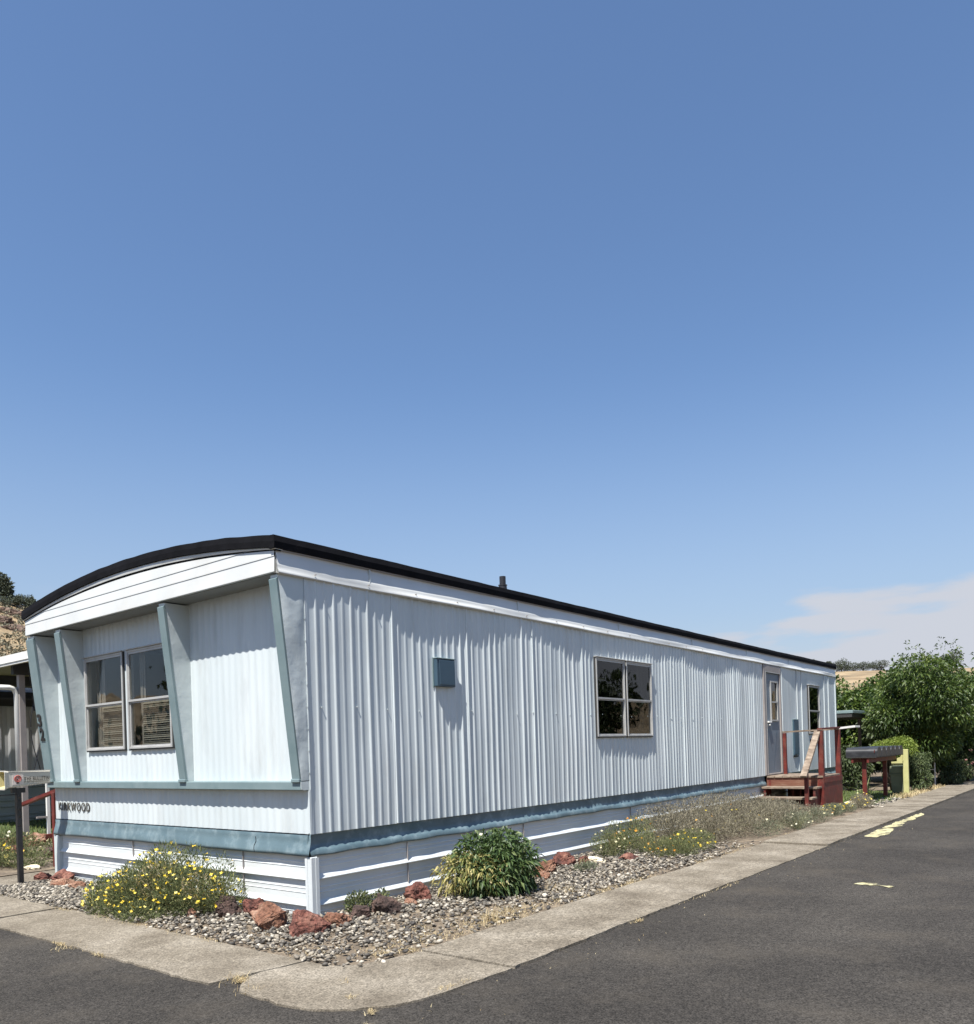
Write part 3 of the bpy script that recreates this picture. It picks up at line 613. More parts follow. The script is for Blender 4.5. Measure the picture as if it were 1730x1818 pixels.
b = MB(); b.box((11.22, -.05, 1.70), (11.40, -.0005, 1.735), .006); b.tube([(11.26, -.002, 1.66), (11.26, -.06, 1.66)], .016, 10); b.build('handle', M['white_paint'], dr)
b = MB(); b.prism([(11.55, -.0015, 0.76), (11.80, -.0015, 1.55), (11.815, -.0015, 1.55), (11.565, -.0015, .76)], (0, .001, 0)); b.build('door_crease', M['vent_blue'], dr)
# vents on the long side
def vent(name, x0, x1, z0, z1, d, lab):
    b = MB(); b.box((x0, -d, z0 + .012), (x1, -.004, z1 - .012), .006); b.box((x0 + .035, -d - .006, z0 + .03), (x1 - .01, -d - .0005, z1 - .025), .003)
    v = b.build(name, M['vent_blue'], home, label=lab)
    b = MB(); b.box((x0 - .004, -d - .006, z1 - .0115), (x1 + .006, -.004, z1), .003); b.box((x0 - .012, -.014, z0), (x0 - .0005, -.004, z1)); b.build('vent_rim', M['sill'], v)
vent('wall_vent', 1.60, 1.88, 1.985, 2.285, .055, 'square dark blue vent cover on the long side')
vent('heater_vent', 12.76, 13.06, 1.03, 1.79, .04, 'tall narrow blue cover to the right of the door')
each('vent_louvre', [((12.78, -.03, 1.00), (13.04, -.004, 1.028)), ((13.95, -.03, 1.30), (14.2, -.004, 1.36))], M['black'], home)
each('batten', [((u, -.022, ZS + .002), (u + w_, -.003, ZT - .004)) for u, w_ in ((13.10, .03), (13.42, .012), (15.10, .035), (15.45, .012), (12.12, .016), (16.03, .05))] + [((u, -.0215, ZS + .002), (u + .016, -.004, ZT - .004)) for u in (1.02, 2.12, 3.32, 4.42, 7.42, 8.42, 9.52, 10.52)], M['siding'], home, .003)

# text helper
def text(name, s, w, h, depth, X, Y, org, m, parent, bold=0.0, space=1.0):
    """text fitted to w x h, lower left at org, reading along X with up Y"""
    cu = bpy.data.curves.new(name, 'FONT'); cu.body = s; cu.size = 1; cu.extrude = 0.5; cu.offset = bold; cu.space_character = space
    t = bpy.data.objects.new(name, cu); COL.objects.link(t); bpy.context.view_layer.update()
    me = bpy.data.meshes.new_from_object(t.evaluated_get(bpy.context.evaluated_depsgraph_get())); bpy.data.objects.remove(t); bpy.data.curves.remove(cu)
    co = np.zeros(len(me.vertices) * 3, np.float32); me.vertices.foreach_get('co', co); co = co.reshape(-1, 3)
    mi, ma = co.min(0), co.max(0); s_ = np.array([w, h, depth]) / (ma - mi); co = (co - mi) * s_
    X, Y = Vector(X).normalized(), Vector(Y).normalized(); Z = X.cross(Y); A = np.array([X, Y, Z])
    co = co @ A + np.array(org); me.vertices.foreach_set('co', co.astype(np.float32).ravel()); me.update()
    me.name = name; me.materials.clear(); me.materials.append(m)
    return link(name, me, parent)
lett = text('lettering', 'KIRKWOOD', 0.76, 0.098, 0.006, (0, -1, 0), (0, 0, 1), (-.013, 4.575, .790), M['ink'], home, 0.0, 1.25)
lett['label'] = 'row of narrow dark capital letters reading KIRKWOOD'
# slanted fin number 32
dirv = Vector((-OH + .016 + .084, 0, 2.835 - 1.138)).normalized()
def onfin(z): return -.084 - .0175 + (-OH + .016 + .084) * (z - 1.138) / (2.835 - 1.138)
text('house_number', '3', 0.105, 0.150, 0.008, (0, -1, 0), dirv, (onfin(1.785), 4.685, 1.785), M['black'], home, 0.03)['label'] = 'black digit 3 on the outer fin'
text('house_number', '2', 0.105, 0.150, 0.008, (0, -1, 0), dirv, (onfin(1.62), 4.665, 1.62), M['black'], home, 0.03)['label'] = 'black digit 2 below it on the outer fin'

# ------------------------------------------------------------------ ground, road, pavement
def grid_mesh(name, xs, ys, zf, m, parent=None, smooth=True):
    V = [(x, y, zf(x, y)) for x in xs for y in ys]; n = len(ys)
    F_ = [(i * n + j, (i + 1) * n + j, (i + 1) * n + j + 1, i * n + j + 1) for i in range(len(xs) - 1) for j in range(n - 1)]
    return mesh_np(name, np.array(V), np.array(F_), m, parent, smooth=smooth)
tag(mesh_np('ground', np.array([(-600, -600, -.09), (600, -600, -.09), (600, 600, -.09), (-600, 600, -.09)]), np.array([(0, 1, 2, 3)]), M['dirt']), kind='structure')
# road: one sheet under the pavement edge, with a slightly broken edge left to the pavement above it
def poly_mesh(name, pts, z, m, kind='structure', thick=None):
    me = bpy.data.meshes.new(name)
    import bmesh
    bm = bmesh.new(); vs = [bm.verts.new((x, y, z)) for x, y in pts]; f = bm.faces.new(vs)
    if f.normal.z < 0: f.normal_flip()
    bmesh.ops.triangulate(bm, faces=bm.faces)
    if thick:
        r = bmesh.ops.extrude_face_region(bm, geom=list(bm.faces)); bmesh.ops.translate(bm, vec=(0, 0, -thick), verts=[e for e in r['geom'] if isinstance(e, bmesh.types.BMVert)])
    bmesh.ops.recalc_face_normals(bm, faces=bm.faces); bm.to_mesh(me); bm.free(); me.materials.append(m)
    return tag(link(name, me), kind=kind)
poly_mesh('road', [(-120, -60), (160, -60), (160, -2.2), (-120, -2.2)], -.014, M['asphalt'])
poly_mesh('road', [(-120, -2.2), (-1.45, -2.2), (-1.45, 90), (-120, 90)], -.014, M['asphalt'])
def jag(pts, amp, step, seed):
    out = []
    for (x0, y0), (x1, y1) in zip(pts, pts[1:]):
        n = max(1, int(math.hypot(x1 - x0, y1 - y0) / step)); dx, dy = x1 - x0, y1 - y0; l = math.hypot(dx, dy)
        for i in range(n):
            t = i / n; x, y = x0 + dx * t, y0 + dy * t; o_ = amp * (nz3(x * 9 + seed, y * 9, 1) + 0.8 * nz3(x * 27, y * 27 + seed, 2) + 0.6 * nz3(x * 2.2, y * 2.2, seed))
            out.append((x - dy / l * o_, y + dx / l * o_))
    out.append(pts[-1]); return out
outer_front = [(-1.64, 70), (-1.64, 10), (-1.64, 4.1), (-1.65, 1.5), (-1.65, -1.06)]
# slabs (separate closed polygons of one mesh, small gaps between)
class Slab:
    def __init__(s): s.v = []; s.f = []
import bmesh
def slabs(name, polys, z, thick, m, kind='structure'):
    me = bpy.data.meshes.new(name); bm = bmesh.new()
    for k, pts in enumerate(polys):
        dz = 0.005 * math.sin(k * 2.3) + (0.0 if pts[0][0] < 6 else .016 if pts[0][0] < 12 else .03)
        vs = [bm.verts.new((x, y, z + dz)) for x, y in pts]; f = bm.faces.new(vs); bm.normal_update()
        if f.normal.z < 0: f.normal_flip()
        r = bmesh.ops.extrude_face_region(bm, geom=[f]); top = [e for e in r['geom'] if isinstance(e, bmesh.types.BMVert)]
        bmesh.ops.translate(bm, vec=(0, 0, -thick), verts=top)
    bmesh.ops.recalc_face_normals(bm, faces=bm.faces); bm.to_mesh(me); bm.free(); me.materials.append(m)
    return tag(link(name, me), kind=kind)
polys = []
# front strip from far to the crack
fe = [70, 40, 25, 16, 10.6, 7.4, 5.35, 2.45, -1.07]
for a, c in zip(fe, fe[1:]):
    o_ = jag([(-1.645, a - .008), (-1.645, c + .008)], .018, .06, 3) if a < 12 else [(-1.645, a - .008), (-1.645, c + .008)]
    i_ = jag([(-.98 if c > -1 else -.985, c + .008), (-.95, a - .008)], .012, .1, 8) if a < 12 else [(-.95, c + .008), (-.95, a - .008)]
    if c < -1:
        o_[-1] = (-1.645, -1.02); i_ = [(-1.38, -1.05), (-1.15, -1.09), (-.99, -1.10)] + i_[1:]
    polys.append(o_ + i_)
# corner slab
crack = [(-.985, -1.122), (-1.15, -1.11), (-1.30, -1.075), (-1.44, -1.10)]
arc = [(-1.64, -1.32), (-1.655, -1.75), (-1.61, -1.96), (-1.50, -2.13), (-1.32, -2.27), (-1.05, -2.345), (-.41, -2.375)]
polys.append(crack[:-1] + [(-1.45, -1.11), (-1.56, -1.22)] + jag(arc, .014, .05, 5) + [(-.395, -1.60), (-.60, -1.565), (-.85, -1.50), (-.96, -1.38), (-.985, -1.25)])
le = [-.385, 3.2, 6.3, 9.4, 12.6, 15.8, 19, 22.5, 26, 30, 36, 44, 60, 90]
for a, c in zip(le, le[1:]):
    yi = lambda x: -1.59 - 0.010 * max(0, x - 6); yo = lambda x: -2.375 - 0.010 * max(0, x - 2)
    lo = jag([(a, yo(a)), (c - .012, yo(c))], .013, .07, 2) if a < 12 else [(a, yo(a)), (c - .012, yo(c))]
    hi = jag([(c - .012, yi(c)), (a, yi(a))], .010, .1, 6) if a < 12 else [(c - .012, yi(c)), (a, yi(a))]
    polys.append(lo + hi)
slabs('pavement', polys, 0.0, 0.06, M['concrete'])
# concrete path between the homes
slabs('path', [[(-.93, 4.42), (3.0, 4.75), (3.0, 5.42), (-.93, 5.30)], [(3.01, 4.75), (12, 4.75), (12, 5.42), (3.01, 5.42)]], -.004, .05, M['concrete'])
# planting bed soil
poly_mesh('flower_bed', [(-.96, -1.55), (-.96, 4.40), (12, 4.70), (12, 0), (60, 0), (60, -2.1), (12, -1.66), (6, -1.60), (-.4, -1.60), (-.8, -1.50)], -.014, M['dirt'])
poly_mesh('flower_bed', [(-.93, 5.46), (14, 5.46), (14, 9.3), (-.93, 9.3)], -.012, M['dirt'])
def zlawn(x, y): return 0.01 + .01 * nz3(x, y, 0)
grid_mesh('lawn', np.linspace(-.93, 14, 12), np.linspace(9.55, 15.2, 8), zlawn, M['grassbase'])['kind'] = 'structure'
grid_mesh('lawn', np.linspace(12.7, 17.6, 12), np.linspace(-1.55, 2.5, 10), zlawn, M['grassbase'])['kind'] = 'structure'
poly_mesh('kerb_yellow_marking', jag([(7.55, -2.56), (8.6, -2.50)], .02, .1, 3)[:-1] + jag([(8.6, -2.50), (8.9, -2.66), (8.0, -2.78), (7.5, -2.72), (7.55, -2.56)], .03, .06, 4)[:-1], -.009, M['yellow_mark'])
poly_mesh('kerb_yellow_marking', jag([(8.75, -2.52), (9.8, -2.52), (10.0, -2.62), (9.2, -2.73), (8.98, -2.66), (8.75, -2.52)], .03, .08, 5)[:-1], -.009, M['yellow_mark'])
poly_mesh('kerb_yellow_marking', jag([(9.9, -2.53), (11.6, -2.55), (11.3, -2.66), (10.2, -2.68), (9.9, -2.53)], .03, .08, 6)[:-1], -.009, M['yellow_mark'])
poly_mesh('road_paint_spot', jag([(3.62, -3.36), (3.72, -3.42), (3.70, -3.62), (3.62, -3.72), (3.60, -3.52), (3.62, -3.36)], .06, .04, 9)[:-1], -.009, M['yellow_mark'])

# ------------------------------------------------------------------ pebbles
def octa():
    v = [(1, 0, 0), (-1, 0, 0), (0, 1, 0), (0, -1, 0), (0, 0, 1), (0, 0, -1)]; f = [(0, 2, 4), (2, 1, 4), (1, 3, 4), (3, 0, 4), (2, 0, 5), (1, 2, 5), (3, 1, 5), (0, 3, 5)]
    v = [np.array(p, float) for p in v]; c = {}; nf = []
    def mid(a, b_):
        k = (min(a, b_), max(a, b_))
        if k not in c: p = v[a] + v[b_]; v.append(p / np.linalg.norm(p)); c[k] = len(v) - 1
        return c[k]
    for a, b_, d in f:
        ab, bd, da = mid(a, b_), mid(b_, d), mid(d, a); nf += [(a, ab, da), (ab, b_, bd), (da, bd, d), (ab, bd, da)]
    return np.array(v), np.array(nf)
OV, OF = octa()
def rand_rot(n, flatz=None):
    a = rng.uniform(0, 2 * PI, n); tx = rng.normal(0, .35 if flatz is None else flatz, n); ty = rng.normal(0, .35 if flatz is None else flatz, n)
    ca, sa, cx, sx, cy, sy = np.cos(a), np.sin(a), np.cos(tx), np.sin(tx), np.cos(ty), np.sin(ty); Z = np.zeros(n); O = np.ones(n)
    Rz = np.stack([ca, -sa, Z, sa, ca, Z, Z, Z, O], 1).reshape(-1, 3, 3); Rx = np.stack([O, Z, Z, Z, cx, -sx, Z, sx, cx], 1).reshape(-1, 3, 3); Ry = np.stack([cy, Z, sy, Z, O, Z, -sy, Z, cy], 1).reshape(-1, 3, 3)
    return Rx @ Ry @ Rz
def pebbles(xy, smin, smax, name, label):
    n = len(xy); s = rng.uniform(smin, smax, n) * rng.choice([1, 1, 1.35], n); sc = np.stack([s, s * rng.uniform(.55, .9, n), s * rng.uniform(.35, .6, n)], 1)
    base = OV[None] * (1 + rng.normal(0, .07, (n, len(OV), 1))) * sc[:, None]; Rm = rand_rot(n)
    P = np.einsum('nij,nkj->nki', Rm, base); P[:, :, 0] += xy[:, 0:1]; P[:, :, 1] += xy[:, 1:2]; P[:, :, 2] += (rng.uniform(-.008, .016, n) + s * .1)[:, None]
    F_ = (OF[None] + (np.arange(n) * len(OV))[:, None, None]).reshape(-1, 3); t = np.repeat(rng.uniform(0, 1, n), len(OV))
    return tag(mesh_np(name, P.reshape(-1, 3), F_, M['pebble'], tint=t, smooth=True), label, 'gravel', kind='stuff')
def scatter(n, x0, x1, y0, y1, keep):
    p = np.stack([rng.uniform(x0, x1, n), rng.uniform(y0, y1, n)], 1); return p[np.array([keep(x, y) for x, y in p])]
def k1(x, y):
    d = (x + 1.0) if y > -1 else 9
    e = y + 1.6; edge = min(d if x < 0 else 9, e)
    if edge < .02 or (x > .02 and y > -.03): return False
    pr = min(1, edge / .25 + .25) * (1 if x < 4.2 else max(0, 1 - (x - 4.2) / 2.2))
    if 0.0 < x < 1.6 and y < -1.05: pr *= .4
    if x < .2 and y < -1.15: pr *= .5
    pr *= 1 - .55 * max(0, min(1, 4 * nz3(x * 1.7, y * 1.7, 3) - .3))
    return rng.random() < pr
pts = np.concatenate([scatter(12500, -1, 6.4, -1.6, 0, k1), scatter(4600, -1, -.02, 0, 4.4, k1), scatter(1500, -.98, -.3, 2.3, 4.4, lambda x, y: True)])
pebbles(pts, .0085, .022, 'gravel', 'grey and white river pebbles covering the bed around the mobile home')
pebbles(scatter(260, 12.4, 15.0, -1.75, -1.2, lambda x, y: True), .02, .045, 'gravel', 'scattered white stones on the ground by the mailboxes')

# ------------------------------------------------------------------ blades, leaves, plants
def blades(P, h, w, lean, m, name, parent=None, tint=None, seg=2, smooth=False):
    """P (n,3) roots; thin curved blades"""
    n = len(P); a = rng.uniform(0, 2 * PI, n); d = np.stack([np.cos(a), np.sin(a), np.zeros(n)], 1); s = np.stack([-np.sin(a), np.cos(a), np.zeros(n)], 1)
    hh = h * rng.uniform(.5, 1.25, n)[:, None]; ln = lean * rng.uniform(.2, 1.4, n)[:, None]; ww = w * rng.uniform(.6, 1.3, n)[:, None]; up = np.array([[0, 0, 1.]])
    rows = []
    for k in range(seg + 1):
        t = k / seg; c = P + up * hh * (t - .25 * t * t * ln * 2) + d * hh * ln * t * t; rows += [c - s * ww * (1 - t) * .5, c + s * ww * (1 - t) * .5]
    V = np.stack(rows, 1); m_ = 2 * (seg + 1); b0 = (np.arange(n) * m_)[:, None]
    F_ = np.concatenate([b0 + np.array([[2 * k, 2 * k + 1, 2 * k + 3, 2 * k + 2]]) for k in range(seg)]); t = rng.uniform(0, 1, n) if tint is None else tint
    return mesh_np(name, V.reshape(-1, 3), F_, m, parent, tint=np.repeat(t, m_), smooth=smooth)
def leafs(P, D, ln, w, m, name, parent=None, tint=None, droop=.25, label=None, two=None):
    """rhombic creased leaves at P pointing along D"""
    n = len(P); D = D / (np.linalg.norm(D, axis=1, keepdims=True) + 1e-9); r = rng.normal(0, 1, (n, 3)); S = np.cross(D, r); S /= np.linalg.norm(S, axis=1, keepdims=True) + 1e-9
    up = np.cross(S, D); up *= np.sign(up[:, 2:3] + 1e-9)
    l = ln * rng.uniform(.6, 1.3, n)[:, None]; ww = w * rng.uniform(.7, 1.3, n)[:, None]
    mid = P + D * l * .45 + up * l * .05; tip = P + D * l * .95; tip[:, 2] -= droop * l[:, 0]
    V = np.stack([P, mid - S * ww * .5 + up * ww * .15, mid, mid + S * ww * .5 + up * ww * .15, tip], 1); b0 = (np.arange(n) * 5)[:, None]
    F_ = np.concatenate([b0 + np.array([q]) for q in ((0, 1, 2), (0, 2, 3), (1, 4, 2), (2, 4, 3))]); t = rng.uniform(0, 1, n) if tint is None else tint
    return mesh_np(name, V.reshape(-1, 3), F_, m, parent, tint=np.repeat(t, 5), label=label)
def blobs(n, blobl, shell=.55):
    """points in ellipsoid blobs, biased to the shell; returns P, outward dir"""
    w = np.array([b_[3] * b_[4] * b_[5] for b_ in blobl]); idx = rng.choice(len(blobl), n, p=w / w.sum()); B = np.array(blobl)[idx]
    d = rng.normal(0, 1, (n, 3)); d /= np.linalg.norm(d, axis=1, keepdims=True); r = rng.uniform(shell ** 3, 1, n) ** (1 / 3) * np.where(rng.random(n) < .2, rng.uniform(.3, 1.12, n), 1)
    return B[:, :3] + d * r[:, None] * B[:, 3:6], d
def stems(parent, root, P, n, r, m, name='stems', sag=.1):
    b = MB(); root = Vector(root)
    for i in rng.choice(len(P), min(n, len(P)), replace=False):
        q = Vector(P[i]); a = root + Vector((random.uniform(-.06, .06), random.uniform(-.06, .06), 0)); mid = a.lerp(q, .5) + Vector((random.uniform(-1, 1) * sag * .3, random.uniform(-1, 1) * sag * .3, sag)); b.tube([a, mid, q], [r, r * .8, r * .4], 4, False)
    return b.build(name, m, parent, fix=False)
def flowers(P, r, m, parent, name='flowers'):
    """small four to six petal cups"""
    n = len(P); ax = rng.normal(0, .45, (n, 3)) + np.array([[-.35, -.35, 1.0]]); ax /= np.linalg.norm(ax, axis=1, keepdims=True); u = np.cross(ax, rng.normal(0, 1, (n, 3))); u /= np.linalg.norm(u, axis=1, keepdims=True); v = np.cross(ax, u)
    rr = r * rng.uniform(.6, 1.25, n)[:, None]; rows = [P]; K = 8
    for k in range(K):
        a = 2 * PI * k / K; q = 1.0 if k % 2 == 0 else .62; rows.append(P + (u * math.cos(a) + v * math.sin(a)) * rr * q + ax * rr * (.35 if k % 2 == 0 else .15))
    V = np.stack(rows, 1); b0 = (np.arange(n) * (K + 1))[:, None]; F_ = np.concatenate([b0 + np.array([[0, 1 + k, 1 + (k + 1) % K]]) for k in range(K)])
    o_ = mesh_np(name, V.reshape(-1, 3), F_, m, parent, tint=np.repeat(rng.uniform(0, 1, n), K + 1)); o_['kind'] = 'stuff'; return o_
def feathery(name, label, cat, root, bl, n, m, nfl=0, fl_mat=None, fl_r=.016, leaf=.035, lw=.0035, group=None, top=1.0, ns=120, stalks=0):
    t = thing(name, label, cat, root, group); n = int(n * 1.75); P, d = blobs(n, bl, .25); P[:, 2] = np.maximum(P[:, 2], .0)
    D = d * .7 + np.array([[0, 0, .9]]) + rng.normal(0, .45, (n, 3))
    tn = np.clip(rng.normal(.45, .22, n) + .25 * np.array([nz3(*p, 4.0) for p in P]), 0, 1)
    leafs(P, D, leaf, lw * 1.7, m, 'foliage', t, tint=tn, droop=.1); stems(t, root, P, ns, .0025, M['stem'])
    if stalks:      # thin seed stalks that rise above the mass
        Q, d2 = blobs(stalks, bl, .8); Q[:, 2] = np.maximum(Q[:, 2], .05); blades(Q, .20, .0045, .5, m, 'foliage', t, seg=3)
    if nfl:
        Pf, df_ = blobs(nfl * 3, bl, .93); Pf = Pf[Pf[:, 2] > .06][:nfl]; Pf[:, 2] += .012; flowers(Pf, fl_r, fl_mat or M['yellow_petal'], t)
    return t
# front yellow poppy bush
feathery('flower_bush', 'wide feathery green bush full of small yellow flowers below the front of the mobile home', 'flower bush', (-.5, 1.5, -.01),
         [(-.60, 2.02, .12, .30, .36, .19), (-.58, 1.55, .17, .38, .36, .29), (-.45, 1.12, .16, .32, .30, .24), (-.36, 1.62, .34, .20, .22, .24), (-.30, 1.28, .36, .16, .14, .22), (-.30, .86, .15, .22, .20, .20), (-.80, 1.72, .07, .24, .46, .13), (-.34, 1.98, .28, .14, .14, .20), (-.22, .96, .30, .12, .10, .20), (-.85, 1.25, .05, .18, .25, .10)],
         14500, M['poppy_leaf'], 430, M['yellow_petal'], .0175, .045, .0045, ns=170, stalks=160)
# peony-like shrub
def peony():
    t = thing('leafy_shrub', 'dense dark green shrub with long drooping leaves withering yellow on its left side', 'shrub', (1.6, -.62, -.01))
    bl = [(1.60, -.84, .22, .26, .20, .24), (1.55, -.58, .34, .28, .26, .22), (1.78, -.66, .38, .26, .24, .20), (1.74, -.92, .28, .17, .15, .22), (1.62, -.78, .44, .16, .16, .14), (1.50, -.72, .16, .30, .26, .18), (1.80, -.80, .14, .16, .16, .14)]
    P, d = blobs(4600, bl, .45); P[:, 2] = np.maximum(P[:, 2], .02); D = d * 1.0 + rng.normal(0, .5, (len(P), 3)); D[:, 2] -= .25
    leafs(P, D, .085, .024, M['peony_leaf'], 'foliage', t, droop=.28, tint=np.clip(rng.beta(2, 2.6, len(P)), 0, 1))
    bl2 = [(1.40, -.46, .18, .28, .24, .20), (1.30, -.56, .26, .20, .18, .17), (1.38, -.72, .26, .22, .16, .18), (1.45, -.84, .16, .16, .12, .14)]
    P, d = blobs(1250, bl2, .4); P[:, 2] = np.maximum(P[:, 2], .02); D = d + rng.normal(0, .6, (len(P), 3)); D[:, 2] -= .35
    leafs(P, D, .075, .017, M['peony_dry'], 'withered_leaves', t, droop=.4, tint=rng.beta(1.6, 2.0, len(P)), label='yellow and straw coloured dying leaves')
    stems(t, (1.6, -.62, 0), blobs(300, bl, .5)[0], 60, .005, M['stem']); Pf = blobs(16, bl, .98)[0]; Pf = Pf[Pf[:, 2] > .25]; flowers(Pf, .022, M['white_petal'], t, 'faded_flowers')
peony()
P, d = blobs(1500, [(-.55, 1.45, .25, .22, .16, .18), (-.70, 1.85, .15, .18, .14, .12), (-.45, 1.0, .24, .14, .12, .12)], .4)
leafs(P, d * .6 + rng.normal(0, .5, P.shape) + np.array([[0, 0, .6]]), .045, .006, M['drygrass'], 'straw_foliage', [o for o in bpy.data.objects if o.name == 'flower_bush'][0], label='straw coloured dying patches of foliage', droop=.15)
# plants along the wall
feathery('flower_clump', 'small pale yellow flower clump next to the cream stone', 'flower clump', (4.25, -.45, 0), [(4.25, -.42, .14, .26, .22, .18), (4.45, -.40, .22, .14, .14, .2)], 2300, M['poppy_leaf'], 34, M['white_petal'], .018, ns=40, stalks=30, group='wildflowers along the long wall')
feathery('flower_clump', 'orange and yellow flower clump in front of the dry plants nearest the gravel', 'flower clump', (4.8, -.7, 0), [(4.75, -.50, .12, .3, .25, .17), (5.1, -.35, .2, .3, .25, .22), (4.7, -.95, .08, .35, .25, .13)], 3800, M['poppy_leaf'], 44, M['orange_petal'], .018, ns=50, stalks=20, group='wildflowers along the long wall')
feathery('flower_clump', 'low green clump with yellow flowers spilling toward the pavement', 'flower clump', (5.0, -1.1, 0), [(4.75, -1.1, .08, .32, .26, .14), (5.25, -1.05, .10, .35, .3, .16)], 3300, M['poppy_leaf'], 34, M['yellow_petal'], .018, ns=40, stalks=30, group='wildflowers along the long wall')
dry = [((5.75, -.62), .56, 'brownish dry wildflower mass right of the orange flowers'), ((6.6, -.75), .60, 'grey dry wildflower mass in the middle of the wall bed'), ((7.5, -.75), .62, 'tall grey dry wildflower mass before the porch steps'), ((8.5, -.78), .52, 'grey brown dry wildflower mass left of the steps'), ((9.4, -.85), .36, 'dry wildflower mass beside the lowest step')]
for k, ((x, y), h, lb) in enumerate(dry):
    feathery('dry_wildflowers', lb, 'dry wildflowers', (x, y, 0), [(x, y + .25, h * .45, .55, .38, h * .5), (x + .3, y - .3, h * .3, .45, .42, h * .38), (x - .3, y - .1, h * .35, .4, .4, h * .42), (x + .1, y + .1, h * .5, .4, .35, h * .5)],
             6500, M['grey_leaf'], 10, M['yellow_petal'] if k % 2 else M['orange_petal'], .017, .042, .0042, 'dried wildflowers along the long wall', ns=70, stalks=130)
feathery('dry_wildflowers', 'brown upright stalks right in front of the lower porch steps', 'dry wildflowers', (10.3, -.6, 0), [(10.0, -.55, .11, .35, .35, .14), (10.0, -.95, .09, .3, .35, .12)], 3200, M['grey_leaf'], 12, M['white_petal'], .02, ns=40, stalks=60, group='dried wildflowers along the long wall')
feathery('dry_wildflowers', 'silvery green low plants beside the pavement left of the steps', 'dry wildflowers', (8.2, -1.45, 0), [(7.2, -1.35, .09, .4, .2, .13), (8.2, -1.45, .12, .5, .2, .16), (9.3, -1.45, .10, .5, .2, .14)], 2300, M['silver_leaf'], 16, M['white_petal'], .018, ns=60, stalks=40, group='dried wildflowers along the long wall')
feathery('flower_clump', 'yellow flowered clump at the foot of the red porch side', 'flower clump', (10.9, -1.25, 0), [(10.7, -1.3, .08, .4, .2, .12), (11.5, -1.35, .06, .3, .16, .09)], 3000, M['silver_leaf'], 30, M['yellow_petal'], .022, ns=40, stalks=16, group='wildflowers along the long wall')
feathery('flower_clump', 'small flowered clump right of the porch by the pavement', 'flower clump', (12.5, -1.35, 0), [(12.3, -1.4, .10, .4, .2, .14), (12.8, -1.3, .11, .3, .22, .15)], 2400, M['grey_leaf'], 22, M['yellow_petal'], .022, ns=40, stalks=30, group='wildflowers along the long wall')
feathery('weed', 'small green weed between the dark rocks and the skirting', 'weed', (.33, -.22, 0), [(.33, -.20, .07, .14, .10, .10), (.62, -.18, .06, .08, .06, .09)], 700, M['poppy_leaf'], leaf=.03, lw=.008, ns=16)
feathery('weed', 'low grey green weed on the gravel behind the red rocks', 'weed', (3.25, -.72, 0), [(3.2, -.72, .03, .2, .10, .05)], 500, M['silver_leaf'], leaf=.025, lw=.005, ns=12)
# left: plants in the bed toward the neighbour
feathery('flower_clump', 'yellow flowered clump in the left bed behind the black post', 'flower clump', (.1, 6.3, 0), [(-.2, 6.6, .14, .45, .5, .2), (.2, 6.0, .10, .3, .3, .14)], 4200, M['poppy_leaf'], 26, M['yellow_petal'], .03, .05, .006, ns=50, stalks=30)
feathery('flower_clump', 'pale yellow flowers growing over the rocks by the red rail', 'flower clump', (.7, 7.6, 0), [(.6, 7.8, .16, .5, .45, .18), (1.1, 7.2, .1, .25, .3, .12)], 2600, M['poppy_leaf'], 24, M['white_petal'], .03, .05, .006, ns=40, stalks=20)
# dry straw along the edges
def edge_pts(segs, n, jit):
    out = []
    for (x0, y0, x1, y1, wgt) in segs:
        k = int(n * wgt); t = rng.random(k); cl = rng.random(max(2, k // 60)); t = np.clip(cl[rng.integers(0, len(cl), k)] + rng.normal(0, .03, k), 0, 1)
        out.append(np.stack([x0 + (x1 - x0) * t + rng.normal(0, jit, k), y0 + (y1 - y0) * t + rng.normal(0, jit, k), np.zeros(k) - .005], 1))
    return np.concatenate(out)
EP = np.concatenate([edge_pts([(-.4, -1.5, 3.5, -1.55, .9), (-.95, -1.3, -.4, -1.52, .3), (-.97, -1.2, -.97, 2.2, .3), (-.97, 2.2, -.97, 4.3, .25), (3.5, -1.55, 8.0, -1.6, .25), (-.4, 4.45, 3, 4.75, .12)], 900, .035),
                     edge_pts([(.0, -1.35, 1.7, -1.42, 1.6), (-.8, -1.30, .3, -1.40, .8), (-.6, -1.1, 2.5, -1.0, .7), (-.8, -1.0, -.6, 3.5, .3), (2.0, -1.4, 6.0, -1.45, .5)], 700, .09),
                     edge_pts([(-1.66, 1.2, -1.66, -.4, .22), (-1.66, 4.2, -1.66, 1.2, .1), (-1.52, -1.15, -1.4, -1.08, .22), (-1.3, -2.28, 1.2, -2.42, .16), (1.2, -2.42, 7, -2.44, .10), (-1.42, -2.20, -1.95, -2.62, .16), (-.97, -1.45, -1.40, -2.0, .05)], 700, .012), np.stack([rng.uniform(-1.6, 9, 130), -2.42 - rng.gamma(1.2, .14, 130), np.full(130, -.02)], 1)])
tag(blades(EP, .030, .0045, 1.2, M['drygrass'], 'dry_grass'), 'short straw coloured dead grass along the pavement edges', 'dry grass', kind='stuff')
def tuft(x, y, n, h, lb, sp=.05, z=0):
    P = np.stack([x + rng.normal(0, sp, n), y + rng.normal(0, sp, n), np.full(n, z)], 1); tag(blades(P, h, .004, 1.0, M['drygrass'], 'grass_tuft', seg=3), lb, 'grass tuft', 'dry grass tufts', kind='stuff')
tuft(.62, -1.40, 110, .11, 'straw tuft at the bed edge in front of the leafy shrub'); tuft(.95, -1.33, 60, .08, 'smaller straw tuft right of it at the bed edge', .06)
